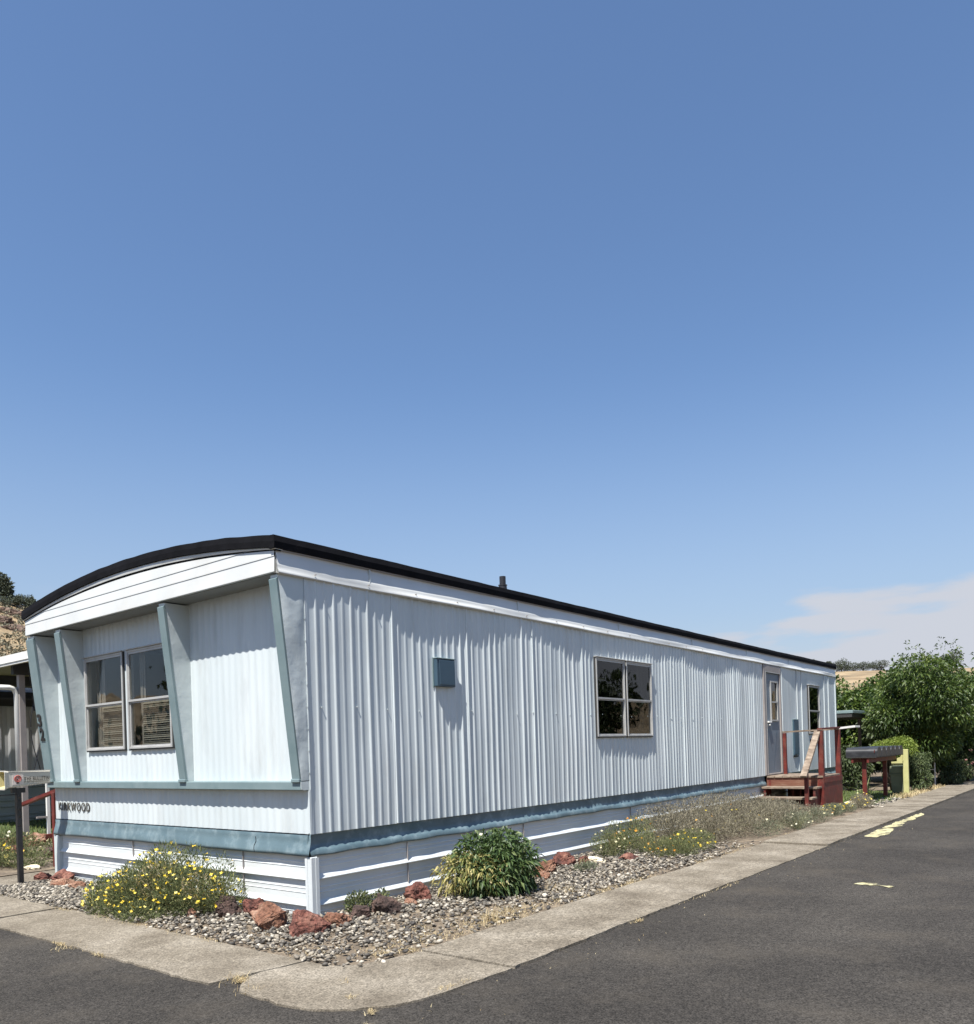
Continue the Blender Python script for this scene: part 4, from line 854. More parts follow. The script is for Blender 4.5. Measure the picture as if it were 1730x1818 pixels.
tuft(-1.50, -1.12, 70, .07, 'dead grass tuft growing in the pavement crack', .04, -.01); tuft(-1.58, -1.33, 60, .05, 'short bleached tuft where the crack meets the road', .04, -.02); tuft(-1.66, .75, 90, .045, 'straw tuft between pavement and road at left', .07, -.02)
tuft(1.95, -1.25, 50, .09, 'thin straw tuft on the gravel right of the shrub', .07)
# lawn blades
LP = np.stack([rng.uniform(-.9, 8, 9000), rng.uniform(9.6, 15, 9000), np.full(9000, .01)], 1)
tag(blades(LP, .09, .016, .6, M['lawn'], 'lawn_grass'), 'mown green grass in front of the neighbouring home', 'lawn grass', kind='stuff')
LP = np.stack([rng.uniform(12.8, 17.4, 5200), rng.uniform(-1.5, 1.5, 5200), np.full(5200, .01)], 1)
tag(blades(LP, .07, .014, .7, M['lawn'], 'lawn_grass'), 'green grass around the mailbox stand', 'lawn grass', kind='stuff')
LP = np.concatenate([np.stack([rng.uniform(15, 19.5, 1500), rng.uniform(-1.78, -1.35, 1500), np.zeros(1500)], 1), np.stack([rng.uniform(17.5, 19, 500), rng.uniform(-1.7, -1.3, 500), np.zeros(500)], 1)])
tag(blades(LP, .13, .012, .8, M['drygrass'], 'roadside_weeds'), 'dry yellowish weeds beside the far pavement', 'weeds', kind='stuff')

# ------------------------------------------------------------------ rocks
def rock(x, y, w, h, m, lb, seed, depth=None, z=-.01, cat='rock', rot=0.0, name='lava_rock'):
    bm = bmesh.new(); d = depth or w * .8; c, s = math.cos(rot), math.sin(rot); rr = random.Random(seed)
    for _ in range(26):
        q = Vector((rr.gauss(0, 1), rr.gauss(0, 1), rr.gauss(0, 1))).normalized() * rr.uniform(.92, 1.25); bm.verts.new(q)
    r_ = bmesh.ops.convex_hull(bm, input=list(bm.verts)); bmesh.ops.delete(bm, geom=[v for v in bm.verts if not v.link_faces], context='VERTS')
    for it in range(3):
        bmesh.ops.subdivide_edges(bm, edges=list(bm.edges), cuts=1, use_grid_fill=True, smooth=.10 if it == 0 else 0)
    bmesh.ops.triangulate(bm, faces=list(bm.faces))
    for v in bm.verts:
        p = v.co.copy(); k = 1 + .20 * mn.noise(p * 1.3 + Vector((seed, 0, 0))) + .13 * mn.noise(p * 3.1 + Vector((0, seed, 0))) + .08 * mn.noise(p * 7 + Vector((0, 0, seed))) + .05 * mn.noise(p * 15)
        k -= .22 * max(0, mn.noise(p * 3.6 + Vector((seed, seed, 0))) - .15)
        p = p * k; p.z = max(p.z, -.55); X, Y = p.x * w / 2, p.y * d / 2
        v.co = Vector((x + X * c - Y * s, y + X * s + Y * c, z + (p.z + .42) * h / 1.42))
    me = bpy.data.meshes.new(name); bm.to_mesh(me); bm.free(); me.materials.append(m)
    return tag(link(name, me), lb, cat, 'lava rocks edging the bed')
va = math.atan2(-.787, .617)   # image-right direction
def rk(x, y, w, h, m, lb, seed, **k):
    w, h = w * .92, h * .92
    return rock(x, y, w, h, m, lb, seed, rot=va, **k)
rk(-.15, 4.28, .30, .13, M['lava'], 'red rock against the left corner of the skirting', 1.0)
rk(-.33, 3.85, .26, .09, M['lava_orange'], 'flat light red rock right of the left corner rock', 5.3, depth=.2)
rk(-.32, 3.52, .22, .08, M['lava_orange'], 'low pinkish rock at the left end of the poppy bush', 8.1)
rk(-.20, 4.62, .18, .10, M['lava'], 'small rounded red rock beside the concrete path', 9.9)
rk(-.55, .93, .085, .085, M['lava_orange'], 'fist sized brown rock at the right foot of the poppy bush', 3.2)
rk(-.34, .72, .23, .19, M['lava_dark'], 'dark maroon rock just right of the poppy bush', 12.4)
rk(-.20, .52, .21, .16, M['lava'], 'dusky red rounded rock, second right of the poppy bush', 21.7)
rk(-.28, .25, .16, .13, M['lava_dark'], 'small dark rock tucked behind the big orange brown boulder', 25.1)
rk(-.46, -.03, .30, .22, M['lava_orange'], 'big orange brown rock with a pale top left of the skirting corner', 31.4)
rk(-.42, -.45, .36, .19, M['lava'], 'long low red rock in front of the skirting corner', 44.2, depth=.24)
rk(-.10, -.42, .20, .14, M['lava_orange'], 'tan rock right behind the long red corner rock', 52.0)
rk(.20, -.36, .17, .11, M['lava_dark'], 'blackish rock among green weeds right of the corner', 61.0)
rk(.45, -.42, .27, .17, M['lava_dark'], 'brown grey blocky rock halfway between corner and shrub', 73.9)
rk(.80, -.36, .13, .07, M['lava_orange'], 'small salmon rock between the blocky rock and the orange boulder', 81.2)
rk(1.00, -.27, .26, .18, M['lava'], 'round orange red boulder left of the leafy shrub', 95.0)
rk(2.84, -.42, .30, .15, M['lava_orange'], 'striped brown rock right of the leafy shrub', 101.3)
rk(2.50, -.62, .2, .08, M['lava_orange'], 'flat tan rock at the right foot of the leafy shrub', 107.7)
rk(3.45, -.28, .30, .16, M['lava'], 'dull red rock by the wall left of the cream stone', 111.3)
rk(3.64, -.42, .13, .10, M['lava'], 'small red rock touching the cream stone', 117.1)
rk(3.82, -.50, .24, .10, M['cream'], 'flat cream coloured stone on the gravel by the wall', 121.0, cat='stone', name='stone')
rk(4.15, -.74, .25, .09, M['lava'], 'flat red rock among the yellow flowers', 131.0)
rk(5.05, -.1, .28, .22, M['lava_orange'], 'orange rock half hidden behind the orange flowers', 137.0)
rk(.55, 7.5, .5, .20, M['lava'], 'large red brown rock in the bed beside the red rail post', 141.0)
rk(.95, 7.0, .35, .15, M['lava_dark'], 'dark rock lying before the red rail post', 147.0)
rk(1.5, 8.9, .45, .22, M['lava_orange'], 'pink red rock lying on the red border board', 151.0)
rk(.15, 5.75, .22, .06, M['cream'], 'flat pale stone on the path edge near the red rail', 157.0, cat='stone', name='stone')
rk(-.5, 6.6, .35, .12, M['lava'], 'red rock in the left bed behind the black post', 163.0)
rk(12.75, -1.12, .28, .12, M['cream'], 'grey white stone at the right foot of the porch', 171.0, cat='stone', name='stone')

# ------------------------------------------------------------------ porch
pc = thing('porch', 'small red wooden porch with steps and handrails at the side door', 'porch', (11.6, -.5, 0))
DX0, DX1, DY, DZ = 11.08, 12.30, -1.06, .68
for k in range(7):
    y = -.03 - k * .148; b = MB(); b.box((DX0 - .03, y - .142, DZ - .035), (DX1, y, DZ), .004); b.build('deck_board', M['wood'], pc)
b = MB(); b.box((DX0 - .008, DY + .01, .45), (DX0 + .03, -.02, DZ - .037)); b.build('riser', M['red_worn'], pc, label='worn red riser board below the landing')
b = MB(); b.box((DX0 + .03, DY - .012, 0), (DX1 + .01, DY + .012, DZ - .037)); b.box((DX0 + .03, DY - .022, DZ - .13), (DX1 + .01, DY - .0125, DZ - .037)); b.build('side_panel', M['red'], pc)
b = MB(); b.box((DX1 - .02, DY + .013, 0), (DX1, -.02, DZ - .037)); b.build('side_panel', M['red'], pc)
for x, z in ((10.76, .49), (10.44, .315)):
    b = MB(); b.box((x - .02, DY + .02, z - .038), (x + .29, -.03, z), .004); b.build('tread', M['wood'], pc)
for y in (-.10, DY + .06):
    b = MB(); b.prism([(DX0 - .01, y, DZ - .06), (DX0 - .01, y, .0), (10.44, y, 0), (10.44, y, .275), (10.76, y, .276), (10.76, y, .45), (DX0 - .012, y, .45)], (0, .038, 0)); b.build('stringer', M['red'], pc)
posts = [(DX0 + .03, DY + .035, 0, 1.52), (DX1 - .05, DY + .035, 0, 1.53), (11.98, -.09, DZ + .0005, 1.50), (10.36, DY + .09, 0, .80)]
for i, (x, y, z0, z1) in enumerate(posts):
    s_ = .045 if i < 2 else .032; b = MB(); b.box((x - s_, y - s_, z0), (x + s_, y + s_, z1), .004); b.build('post', M['red'], pc)
b = MB(); b.beam((11.98, -.05, 1.52), (12.26, DY + .0, 1.545), .085, .032); b.build('rail', M['wood'], pc)
b = MB(); b.beam((DX0 - .03, DY + .035, 1.545), (DX1, DY + .035, 1.575), .085, .03); b.build('rail', M['red'], pc)
b = MB(); b.beam((DX0 + .02, DY + .085, 1.50), (10.18, DY + .085, .70), .11, .045); b.build('handrail', M['wood'], pc, label='grey weathered slanting handrail')

# ------------------------------------------------------------------ mailboxes, bin, board
st = thing('mailbox_stand', 'red wooden stand carrying the row of black mailboxes', 'mailbox stand', (15, -1.1, 0))
for x in (13.74, 15.6): b = MB(); b.box((x - .04, -1.19, 0), (x + .04, -1.11, .92), .005); b.build('post', M['red'], st)
b = MB(); b.beam((13.6, -1.25, .885), (16.2, -1.25, .885), .04, .10); b.beam((13.6, -.95, .885), (16.2, -.95, .885), .04, .10); b.build('rail', M['red'], st)
b = MB(); b.box((13.58, -1.42, .937), (16.22, -.84, .955)); b.build('shelf', M['dark_beam'], st)
mb0 = None
for k in range(6):
    x = 13.62 + k * .43
    lb = ['dusty black mailbox nearest the porch at the end of the row', 'second black mailbox from the porch end', 'third black mailbox from the porch end', 'fourth black mailbox from the porch end', 'fifth black mailbox from the porch end', 'farthest black mailbox of the row beside the yellow board'][k]
    if mb0 is None:
        mb0 = thing('mailbox', lb, 'mailbox', (x, -1.12, .956), 'black mailboxes on the red stand')
        b = MB(); n = 12; pr_ = [(0.0, 0.0), (.36, 0.0)] + [(.18 + .18 * math.cos(PI * i / n), .10 + .10 * math.sin(PI * i / n)) for i in range(n + 1)]
        b.prism([(x + u, -1.42, .956 + z) for u, z in pr_], (0, .60, 0)); b.build('body', M['mbox'], mb0, smooth=False)
        b = MB(); b.prism([(x + .18 + (u - .18) * 1.04, -1.435, 0.956 + z * 1.02) for u, z in pr_], (0, .012, 0)); b.build('door', M['mbox'], mb0)
        b = MB(); b.beam((x - .006, -1.38, 1.04), (x - .006, -1.38, 1.10), .012, .025); b.build('flag', M['red'], mb0)
    else:
        c = mb0.copy(); COL.objects.link(c); c.location.x = x; c['label'] = lb
        for ch in [q for q in mb0.children if q.name.split('.')[0] in ('body', 'door', 'flag')]:
            d_ = ch.copy(); COL.objects.link(d_); d_.parent = c
yb = thing('yellow_board', 'pale yellow painted upright board with a stepped side behind the mailboxes', 'board', (16.34, -1.44, 0))
b = MB(); b.box((16.30, -1.50, 0), (16.38, -1.385, 1.06), .006); b.build('post', M['yellow_board'], yb)
b = MB(); b.prism([(16.33, -1.382, .70), (16.33, -1.14, .70), (16.33, -1.14, .775), (16.33, -1.26, .785), (16.33, -1.26, .86), (16.33, -1.33, .88), (16.33, -1.382, 1.0)], (0.03, 0, 0)); b.build('panel', M['yellow_board'], yb)
bn = thing('rubbish_bin', 'grey green wheeled bin standing beside the yellow board', 'bin', (16.6, -1.15, 0))
b = MB()
def taper(b, x0, x1, y0, y1, z0, z1, k): b.add([(x0 + k, y0 + k, z0), (x1 - k, y0 + k, z0), (x1 - k, y1 - k, z0), (x0 + k, y1 - k, z0), (x0, y0, z1), (x1, y0, z1), (x1, y1, z1), (x0, y1, z1)], [(0, 3, 2, 1), (4, 5, 6, 7), (0, 1, 5, 4), (1, 2, 6, 5), (2, 3, 7, 6), (3, 0, 4, 7)])
taper(b, 16.4, 16.8, -1.37, -1.09, .04, .50, .03); b.box((16.385, -1.383, .46), (16.815, -1.075, .495), .006); b.build('body', M['bin'], bn)
b = MB(); b.prism([(16.39, -1.38, .503), (16.39, -1.07, .503), (16.39, -1.09, .67), (16.39, -1.36, .67)], (.42, 0, 0)); b.build('lid', M['bin'], bn, bevel=.01)
for y in (-1.37, -1.13): b = MB(); b.tube([(16.78, y, .05), (16.78, y + .04, .05)], .05, 14); b.build('wheel', M['black'], bn)
# strap-leaved lilies
def lily(x, y, n, h, lb):
    P = np.stack([x + rng.normal(0, .07, n), y + rng.normal(0, .07, n), np.zeros(n)], 1); tag(blades(P, h, .05, 1.1, M['lily'], 'strap_leaf_plant', seg=6), lb, 'plant', 'strap leaved plants by the mailboxes')
lily(15.9, -.62, 16, .55, 'strap leaved plant with pale arching leaves between the mailbox posts'); lily(15.2, .35, 26, .7, 'green strap leaved plant left of the first mailbox post'); lily(15.6, .05, 22, .6, 'strap leaved plant just behind the first mailbox post')

# ------------------------------------------------------------------ trees and shrubs on the right
def tree(name, lb, cat, root, bl, n, leaf, lw, m, group=None, trunk=.07, split=1, limbs=7, shell=.7, droop=.3, upb=0.0):
    t = thing(name, lb, cat, root, group); P, d = blobs(n, bl, shell)
    keep = P[:, 2] > .03; P, d = P[keep], d[keep]; D = d + rng.normal(0, .55, P.shape); D[:, 2] += upb
    nn = np.array([nz3(p[0], p[1], p[2], 1.6) for p in P]); tn = np.clip(rng.normal(.42, .2, len(P)) + .35 * nn, 0, 1)
    leafs(P, D, leaf, lw, m, 'crown', t, tint=tn, droop=droop)
    b = MB(); R = Vector(root)
    for s in range(split):
        a = R + Vector((random.uniform(-.1, .1), random.uniform(-.1, .1), -.05)) if split > 1 else R - Vector((0, 0, .05))
        top = Vector(bl[s % len(bl)][:3]); mid = a.lerp(top, .5) + Vector((random.uniform(-.1, .1), random.uniform(-.1, .1), 0)); b.tube([a, mid, top], [trunk, trunk * .75, trunk * .35], 9)
        for _ in range(limbs):
            q = random.choice(bl); e = Vector((q[0] + random.uniform(-.7, .7) * q[3], q[1] + random.uniform(-.7, .7) * q[4], q[2] + random.uniform(-.2, .9) * q[5])); s0 = a.lerp(top, random.uniform(.35, .9)); b.tube([s0, s0.lerp(e, .5) + Vector((0, 0, .08)), e], [trunk * .4, trunk * .25, trunk * .08], 5)
    b.build('trunk', M['bark'], t, smooth=True); return t
def crown_blobs(cx, cy, cz, rx, ry, rz, n, f=.42, seed=1, zmin=-1.0):
    r = random.Random(seed); out = []
    for _ in range(n):
        while True:
            d = Vector((r.gauss(0, 1), r.gauss(0, 1), r.gauss(0, 1))).normalized()
            if d.z > zmin: break
        k = r.uniform(.5, .85); s = r.uniform(.7, 1.3) * f; out.append((cx + d.x * rx * k, cy + d.y * ry * k, cz + d.z * rz * k, rx * s, ry * s, rz * s))
    return out
# spiky peach-like tree
bl = crown_blobs(20.3, -1.45, 2.3, 1.6, 1.6, 1.15, 30, .36, 4) + [(20.0, -1.2 + i * .28 - .8, 3.35 + .18 * math.sin(i * 2.1), .13, .13, .5) for i in range(6)] + [(20.1, -1.2, 1.2, .9, .9, .5), (20.8, -.9, .9, .9, .9, .6)]
tree('broadleaf_tree', 'big leafy green tree with upright shoots at the top, right of the mailboxes', 'tree', (20.6, -1.2, 0), bl, 36000, .125, .040, M['tree_leaf'], trunk=.11, droop=.35)
bl = crown_blobs(23.5, -1.9, 1.9, 2.0, 1.0, 1.6, 22, .38, 9) + [(23.6, -2.1 + .5 * i, 3.5, .15, .15, .4) for i in range(3)]
tree('background_tree', 'dark dense tree added to make the shade behind the big tree', 'tree', (23.5, -.2, 0), crown_blobs(23.5, -.2, 1.3, 1.6, 1.5, 1.3, 16, .42, 77), 9000, .16, .09, M['dark_leaf'], 'trees behind the mobile home', trunk=.1)  # added dark foliage that supplies the deep shade under the big tree
tree('broadleaf_tree', 'leafy tree hanging over the far pavement at the right edge', 'tree', (24.0, -1.5, 0), bl, 11000, .17, .052, M['tree_leaf'], trunk=.1, droop=.35)
tree('broadleaf_tree', 'tall hedge like tree along the pavement farthest to the right', 'tree', (29, -2.3, 0), crown_blobs(29, -2.6, 2.2, 3.0, 1.2, 2.0, 22, .38, 12), 9000, .22, .07, M['tree_leaf'], trunk=.12)
for k, (x, y, z, rx, ry, rz, lb) in enumerate([(24.0, 2.2, 1.5, 1.6, 1.6, 1.4, 'bushy green tree behind the white beam beside the mobile home end'), (25.5, .8, 1.9, 1.8, 1.5, 1.5, 'bushy green tree between the mobile home and the big tree'),
        (29.0, 4.0, 2.0, 2.4, 2.4, 1.7, 'rounded green tree just right of the far roof corner'), (34.0, 3.0, 2.3, 3, 2.6, 1.9, 'distant green tree below the tan hill')]):
    tree('background_tree', lb, 'tree', (x, y, 0), crown_blobs(x, y, z, rx, ry, rz, 20, .38, 30 + k), 7500, .19, .085, M['tree_leaf'], 'trees behind the mobile home', trunk=.1)
tree('lime_shrub', 'bright yellow green rounded shrub above the yellow board', 'shrub', (17.5, -.95, 0), crown_blobs(17.5, -.98, 1.08, .50, .50, .26, 14, .42, 50), 6000, .075, .02, M['lime_leaf'], trunk=.04, split=3, limbs=5)
tree('roadside_shrub', 'open green shrub right of the yellow board', 'shrub', (17.9, -1.55, 0), crown_blobs(18.0, -1.55, .55, .55, .35, .52, 12, .42, 51), 4200, .09, .022, M['dark_leaf'], trunk=.02, split=4, limbs=5)
tree('roadside_shrub', 'dark low shrub under the big tree by the pavement', 'shrub', (21.0, -1.8, 0), crown_blobs(21.0, -1.75, .3, .8, .35, .32, 12, .42, 52), 3600, .09, .025, M['dark_leaf'], trunk=.02, split=4, limbs=4)
rs = tree('rose_bush', 'rose bush with pink blooms at the right edge of the pavement', 'rose bush', (22.0, -1.95, 0), crown_blobs(22.0, -1.9, .55, .35, .3, .45, 10, .42, 53), 2200, .08, .03, M['dark_leaf'], trunk=.015, split=4, limbs=4)
Pf = blobs(12, [(21.8, -2.0, .72, .3, .25, .22)], .9)[0]; flowers(Pf, .055, M['pink_petal'], rs, 'blooms')
wb = tree('garden_shrub', 'leafy garden shrub with white blooms left of the mailboxes', 'shrub', (15.2, 1.2, 0), crown_blobs(15.4, 1.3, .62, 1.1, .6, .62, 14, .42, 54), 6000, .09, .032, M['dark_leaf'], trunk=.02, split=5, limbs=4)
flowers(blobs(22, [(15.2, .9, .8, .6, .4, .35)], .9)[0], .045, M['white_petal'], wb, 'blooms')
tree('garden_shrub', 'dark garden shrub behind the grey green bin', 'shrub', (17.8, .2, 0), crown_blobs(17.8, .3, .6, .9, .6, .62, 14, .42, 55), 5200, .09, .035, M['dark_leaf'], trunk=.02, split=5, limbs=4)
cp = thing('carport', 'carport roof with teal grey edge among trees beyond the mobile home', 'carport', (20, 3, 0))
b = MB(); b.box((18.3, .15, 2.02), (22.0, 5.5, 2.10), .01); b.build('roof', M['teal'], cp); b = MB(); b.box((18.32, .18, 1.92), (21.9, 5.4, 2.018)); b.build('beam', M['dark_beam'], cp)
for x, y in ((21.7, .8), (21.7, 5.2), (18.7, 5.2)): b = MB(); b.box((x - .04, y - .04, 0), (x + .04, y + .04, 1.92)); b.build('post', M['taupe'], cp)
aw = thing('window_awning', 'thin white awning edge below the carport beyond the mobile home', 'awning', (19, 2.5, 0))
b = MB(); b.beam((17.9, -.05, 1.66), (17.9, 3.0, 1.40), .5, .05, (0, 0, 1)); b.build('awning_panel', M['white_paint'], aw)
for y, z in ((1.3, 1.54), (2.8, 1.40)): b = MB(); b.box((18.0, y - .02, 0), (18.04, y + .02, z - .03)); b.build('post', M['taupe'], aw)
gt = thing('wire_gate', 'grey wire gate in the shade under the big tree', 'gate', (20, -1.3, 0))
b = MB()
for z in (.45, .85): b.tube([(20.0, -1.45, z), (20.0, -.8, z)], .014, 6)
for y in (-1.45, -1.12, -.8): b.tube([(20.0, y, 0), (20.0, y, .9)], .018, 6)
b.build('frame', M['alu'], gt)

# ------------------------------------------------------------------ left side: newspaper box, red rail, neighbour
nbx = thing('newspaper_box', 'cream newspaper tube box on a black perforated steel post', 'newspaper box', (-.53, 4.40, 0))
# tapered tube, open toward the street
def ring(x, hw, z0, z1, e): return [(x, 4.40 - hw, z0 + e), (x, 4.40 - hw + e, z0), (x, 4.40 + hw - e, z0), (x, 4.40 + hw, z0 + e), (x, 4.40 + hw, z1 - e), (x, 4.40 + hw - e, z1), (x, 4.40 - hw + e, z1), (x, 4.40 - hw, z1 - e)]
b = MB(); r0 = ring(-.70, .10, 1.07, 1.285, .018); r1 = ring(-.655, .088, 1.09, 1.278, .014); r2 = ring(-.215, .082, 1.125, 1.272, .012); r3 = ring(-.222, .070, 1.137, 1.260, .01); r4 = ring(-.64, .076, 1.10, 1.266, .012); r5 = ring(-.70, .088, 1.082, 1.273, .015)
vs = r0 + r1 + r2; fs = []
for q in range(2): fs += [(q * 8 + i, q * 8 + (i + 1) % 8, q * 8 + 8 + (i + 1) % 8, q * 8 + 8 + i) for i in range(8)]
fs.append(tuple(range(16, 24))); b.add(vs, fs)
b.add(r0 + r5, [(i, (i + 1) % 8, 8 + (i + 1) % 8, 8 + i) for i in range(8)])
b.box((-.66, 4.40 - .092, 1.268), (-.21, 4.40 - .084, 1.280)); bd = b.build('box', M['box_cream'], nbx)
b = MB(); b.add(r5 + r4 + r3, [(q * 8 + i, q * 8 + (i + 1) % 8, q * 8 + 8 + (i + 1) % 8, q * 8 + 8 + i) for q in range(2) for i in range(8)] + [tuple(range(16, 24))]); b.build('box_lining', M['box_inside'], bd)
fy = 4.40 - .0905
b = MB(); b.box((-.62, fy - .001, 1.125), (-.505, fy + .004, 1.235)); lb_ = b.build('logo_label', M['pale_ink'], nbx)
b = MB(); b.tube([(-.565 + .034 * math.cos(a), fy - .0025, 1.190 + .034 * math.sin(a)) for a in [2 * PI * i / 20 for i in range(21)]], .0065, 6, False); b.tube([(-.565 + .018 * math.cos(a), fy - .0025, 1.190 + .018 * math.sin(a)) for a in [2 * PI * i / 14 for i in range(15)]], .005, 6, False); b.build('logo_ring', M['ink_red'], lb_)
b = MB(); b.box((-.572, fy - .004, 1.138), (-.558, fy - .0012, 1.19)); b.box((-.580, fy - .004, 1.136), (-.550, fy - .0012, 1.146)); b.build('logo_stem', M['ink'], lb_)
text('lettering', 'THE BULLETIN', .265, .045, .003, (1, 0, 0), (0, 0, 1), (-.495, fy - .001, 1.163), M['ink'], nbx, .004, 1.1)
b = MB(); b.box((-.495, fy - .002, 1.150), (-.235, fy + .004, 1.154)); b.build('underline', M['ink'], nbx)
b = MB(); x0, x1 = -.555, -.505; y0, y1 = 4.375, 4.425
b.box((x0, y0, -.05), (x1, y1, .60)); b.box((x0, y0, .60), (x0 + .016, y1, 1.075)); b.box((x1 - .016, y0, .60), (x1, y1, 1.075))
hz_ = [.66, .76, .84, .97]; zz = .60
for h_ in hz_ + [1.075]:
    b.box((x0 + .016, y0, zz), (x1 - .016, y1, h_ - (.011 if h_ < 1.07 else 0))); zz = h_ + .011
b.build('post', M['black'], nbx, label='black steel post with punched holes')
b = MB(); b.box((-.84, 4.385, 1.005), (-.556, 4.415, 1.02)); b.box((-.60, 4.38, 1.03), (-.46, 4.42, 1.085)); b.build('bracket', M['black'], nbx)

rr_ = thing('handrail', 'dark red wooden handrail sloping down beside the left corner', 'handrail', (.35, 5.6, 0))
b = MB(); b.box((.35, 5.55, 0), (.42, 5.62, .97), .004); b.build('post', M['red'], rr_)
b = MB(); b.beam((.42, 5.55, 1.0), (.22, 6.25, .80), .085, .04); b.build('rail', M['red'], rr_)
b = MB(); b.box((1.15, 9.36, -.01), (3.2, 9.41, .12), .004); b.box((1.15, 8.6, -.01), (1.19, 9.355, .12), .004); tag(b.build('garden_border', M['red']), 'low red painted board edging the rock bed', 'garden border')
# neighbour
nb = thing('neighbour_home', 'grey mobile home with a shaded porch roof across the left lawn', 'mobile home', (6, 15, 0))
VV, FF = [], []
NX = np.arange(-.8, 14, .05)
for i, x in enumerate(NX):
    o_ = .02 if (i // 3) % 2 else 0.0
    VV += [(x, 15.05 - o_, .92), (x, 15.05 - o_, 3.1)]
FF = [(2 * i, 2 * i + 2, 2 * i + 3, 2 * i + 1) for i in range(len(NX) - 1)]
b = MB(); b.v = VV; b.f = FF; b.build('wall', M['greywall'], nb, fix=False)
prf = [(.92, .0)] + sum([[(z, .0), (z - .02, .04), (z - .05, .04), (z - .065, 0)] for z in (.86, .56, .42, .22, .12)], []) + [(0, 0)]
VV = []; FF = []
for x in (-.8, 14.0): VV += [(x, 15.03 - o_, z) for z, o_ in prf]
FF = [(j, j + 1, j + 1 + len(prf), j + len(prf)) for j in range(len(prf) - 1)]; b = MB(); b.v = VV; b.f = FF; b.build('skirting', M['greenwall'], nb, fix=False)
b = MB(); b.box((-.8, 15.06, 0), (14, 19, 3.3)); b.build('wall', M['greywall'], nb)
b = MB(); b.box((-1.0, 14.9, 3.31), (14.2, 19.2, 3.42)); b.box((-.9, 14.95, 2.86), (14, 15.0, 3.05)); b.build('roof', M['dark_beam'], nb)
pr2 = thing('porch_roof', 'flat white edged patio roof on posts in front of the grey home', 'patio roof', (5, 12, 0))
b = MB(); b.box((1.45, 8.0, 3.06), (1.50, 14.85, 3.235)); b.box((1.435, 8.0, 3.10), (1.449, 14.85, 3.115)); b.box((1.51, 8.0, 3.08), (13, 8.05, 3.235)); b.build('fascia', M['white_paint'], pr2)
b = MB(); b.box((1.51, 8.06, 3.17), (13, 14.85, 3.20)); b.build('roof', M['white_paint'], pr2); b = MB(); b.box((1.51, 8.06, 3.145), (13, 14.85, 3.165)); b.build('ceiling', M['awning_under'], pr2)
b = MB(); b.box((1.6, 9.82, 2.93), (13, 9.92, 3.14)); b.box((1.6, 12.2, 2.95), (13, 12.3, 3.14)); b.box((1.6, 14.70, 2.70), (13, 14.80, 2.86)); b.build('beam', M['dark_beam'], pr2)
for x, y, m in ((1.74, 9.88, 'taupe'), (4.6, 9.88, 'taupe'), (7.6, 9.88, 'taupe')): b = MB(); b.box((x - .05, y - .05, 0), (x + .05, y + .05, 2.929), .004); b.build('post', M[m], pr2)
b = MB(); b.box((1.93, 9.44, 0), (1.98, 9.49, 3.14)); b.build('post', M['white_paint'], pr2)
b = MB(); b.box((1.76, 9.44, .40), (1.93, 9.48, .43)); b.build('brace', M['taupe'], pr2)
for s in (0, 1):
    b = MB(); zb = .95 + s * 1.05
    for sg in (-1, 1): b.tube([(1.86 + sg * .085 * math.cos(PI * t), 9.62, zb + 1.0 * t) for t in [i / 14 for i in range(15)]], .008, 5)
    b.build('scrollwork', M['black'], pr2)
b = MB(); b.tube([(1.86, 9.62, 2.28), (1.88, 9.62, 2.42), (1.83, 9.62, 2.55)], [.03, .05, .02], 8); b.build('ornament', M['black'], pr2)
b = MB(); b.tube([(1.30, 9.9, 2.70), (1.55, 9.9, 2.70), (1.63, 9.9, 2.68), (1.67, 9.9, 2.58), (1.67, 9.9, .03)], .045, 12); b.tube([(1.675, 9.9, .03), (1.675, 9.9, .031)], .046, 8); b.build('downspout', M['white_paint'], pr2, smooth=True)
b = MB(); b.prism([(1.7, 9.35, 3.205), (1.7, 8.85, 3.205), (1.7, 8.82, 3.42), (1.7, 8.95, 3.46)], (.35, 0, 0)); tag(b.build('roof_vent_cowl', M['white_paint']), 'white wedge shaped vent cowl on the patio roof', 'vent cowl')

# ------------------------------------------------------------------ hills
def elev_at(yaw):
    pts_ = [(-180, 6), (-140, 8.5), (-100, 9.0), (-60, 3.5), (-20, 3.2), (5, 4.1), (14, 4.45), (20, 4.6), (35, 5.2), (50, 7), (60, 9.2), (66, 9.3), (69, 10.0), (74, 10.8), (90, 8), (105, 4.5), (150, 4), (180, 5)]
    for (a, x), (b_, y) in zip(pts_, pts_[1:]):
        if a <= yaw <= b_: return x + (y - x) * (yaw - a) / (b_ - a)
    return 6
def ridge_r(yaw): return 150 + 110 * (1 / (1 + math.exp((yaw - 42) / 6)))
def hill_z(yaw, r):
    e = math.radians(elev_at(yaw)); Rr = ridge_r(yaw); H = 1.35 + Rr * math.tan(e); t = (r - 52) / (Rr - 52)
    a = math.radians(yaw); x, y = r * math.cos(a), r * math.sin(a)
    if t <= 0: return -.3
    base = H * (min(t, 1) ** 1.15) if t < 1 else H * max(0.2, 1 - (t - 1) * .5)
    n_ = 1.6 * nz3(x * .03, y * .03, 1) + .7 * nz3(x * .11, y * .11, 4) + .25 * nz3(x * .35, y * .35, 2)
    if t < 1: n_ *= min(1, t * 3) * (1 - t * .75)
    else: n_ *= .25
    if yaw > 45 and yaw < 120: n_ += .9 * min(1, max(0, t - .55) * 5) * (1 if t < 1 else .3) * (abs(nz3(x * .15, y * .15, 7)) * 2 - .35) * (1 - min(t, 1)) * 2.2
    return base + n_ - .3
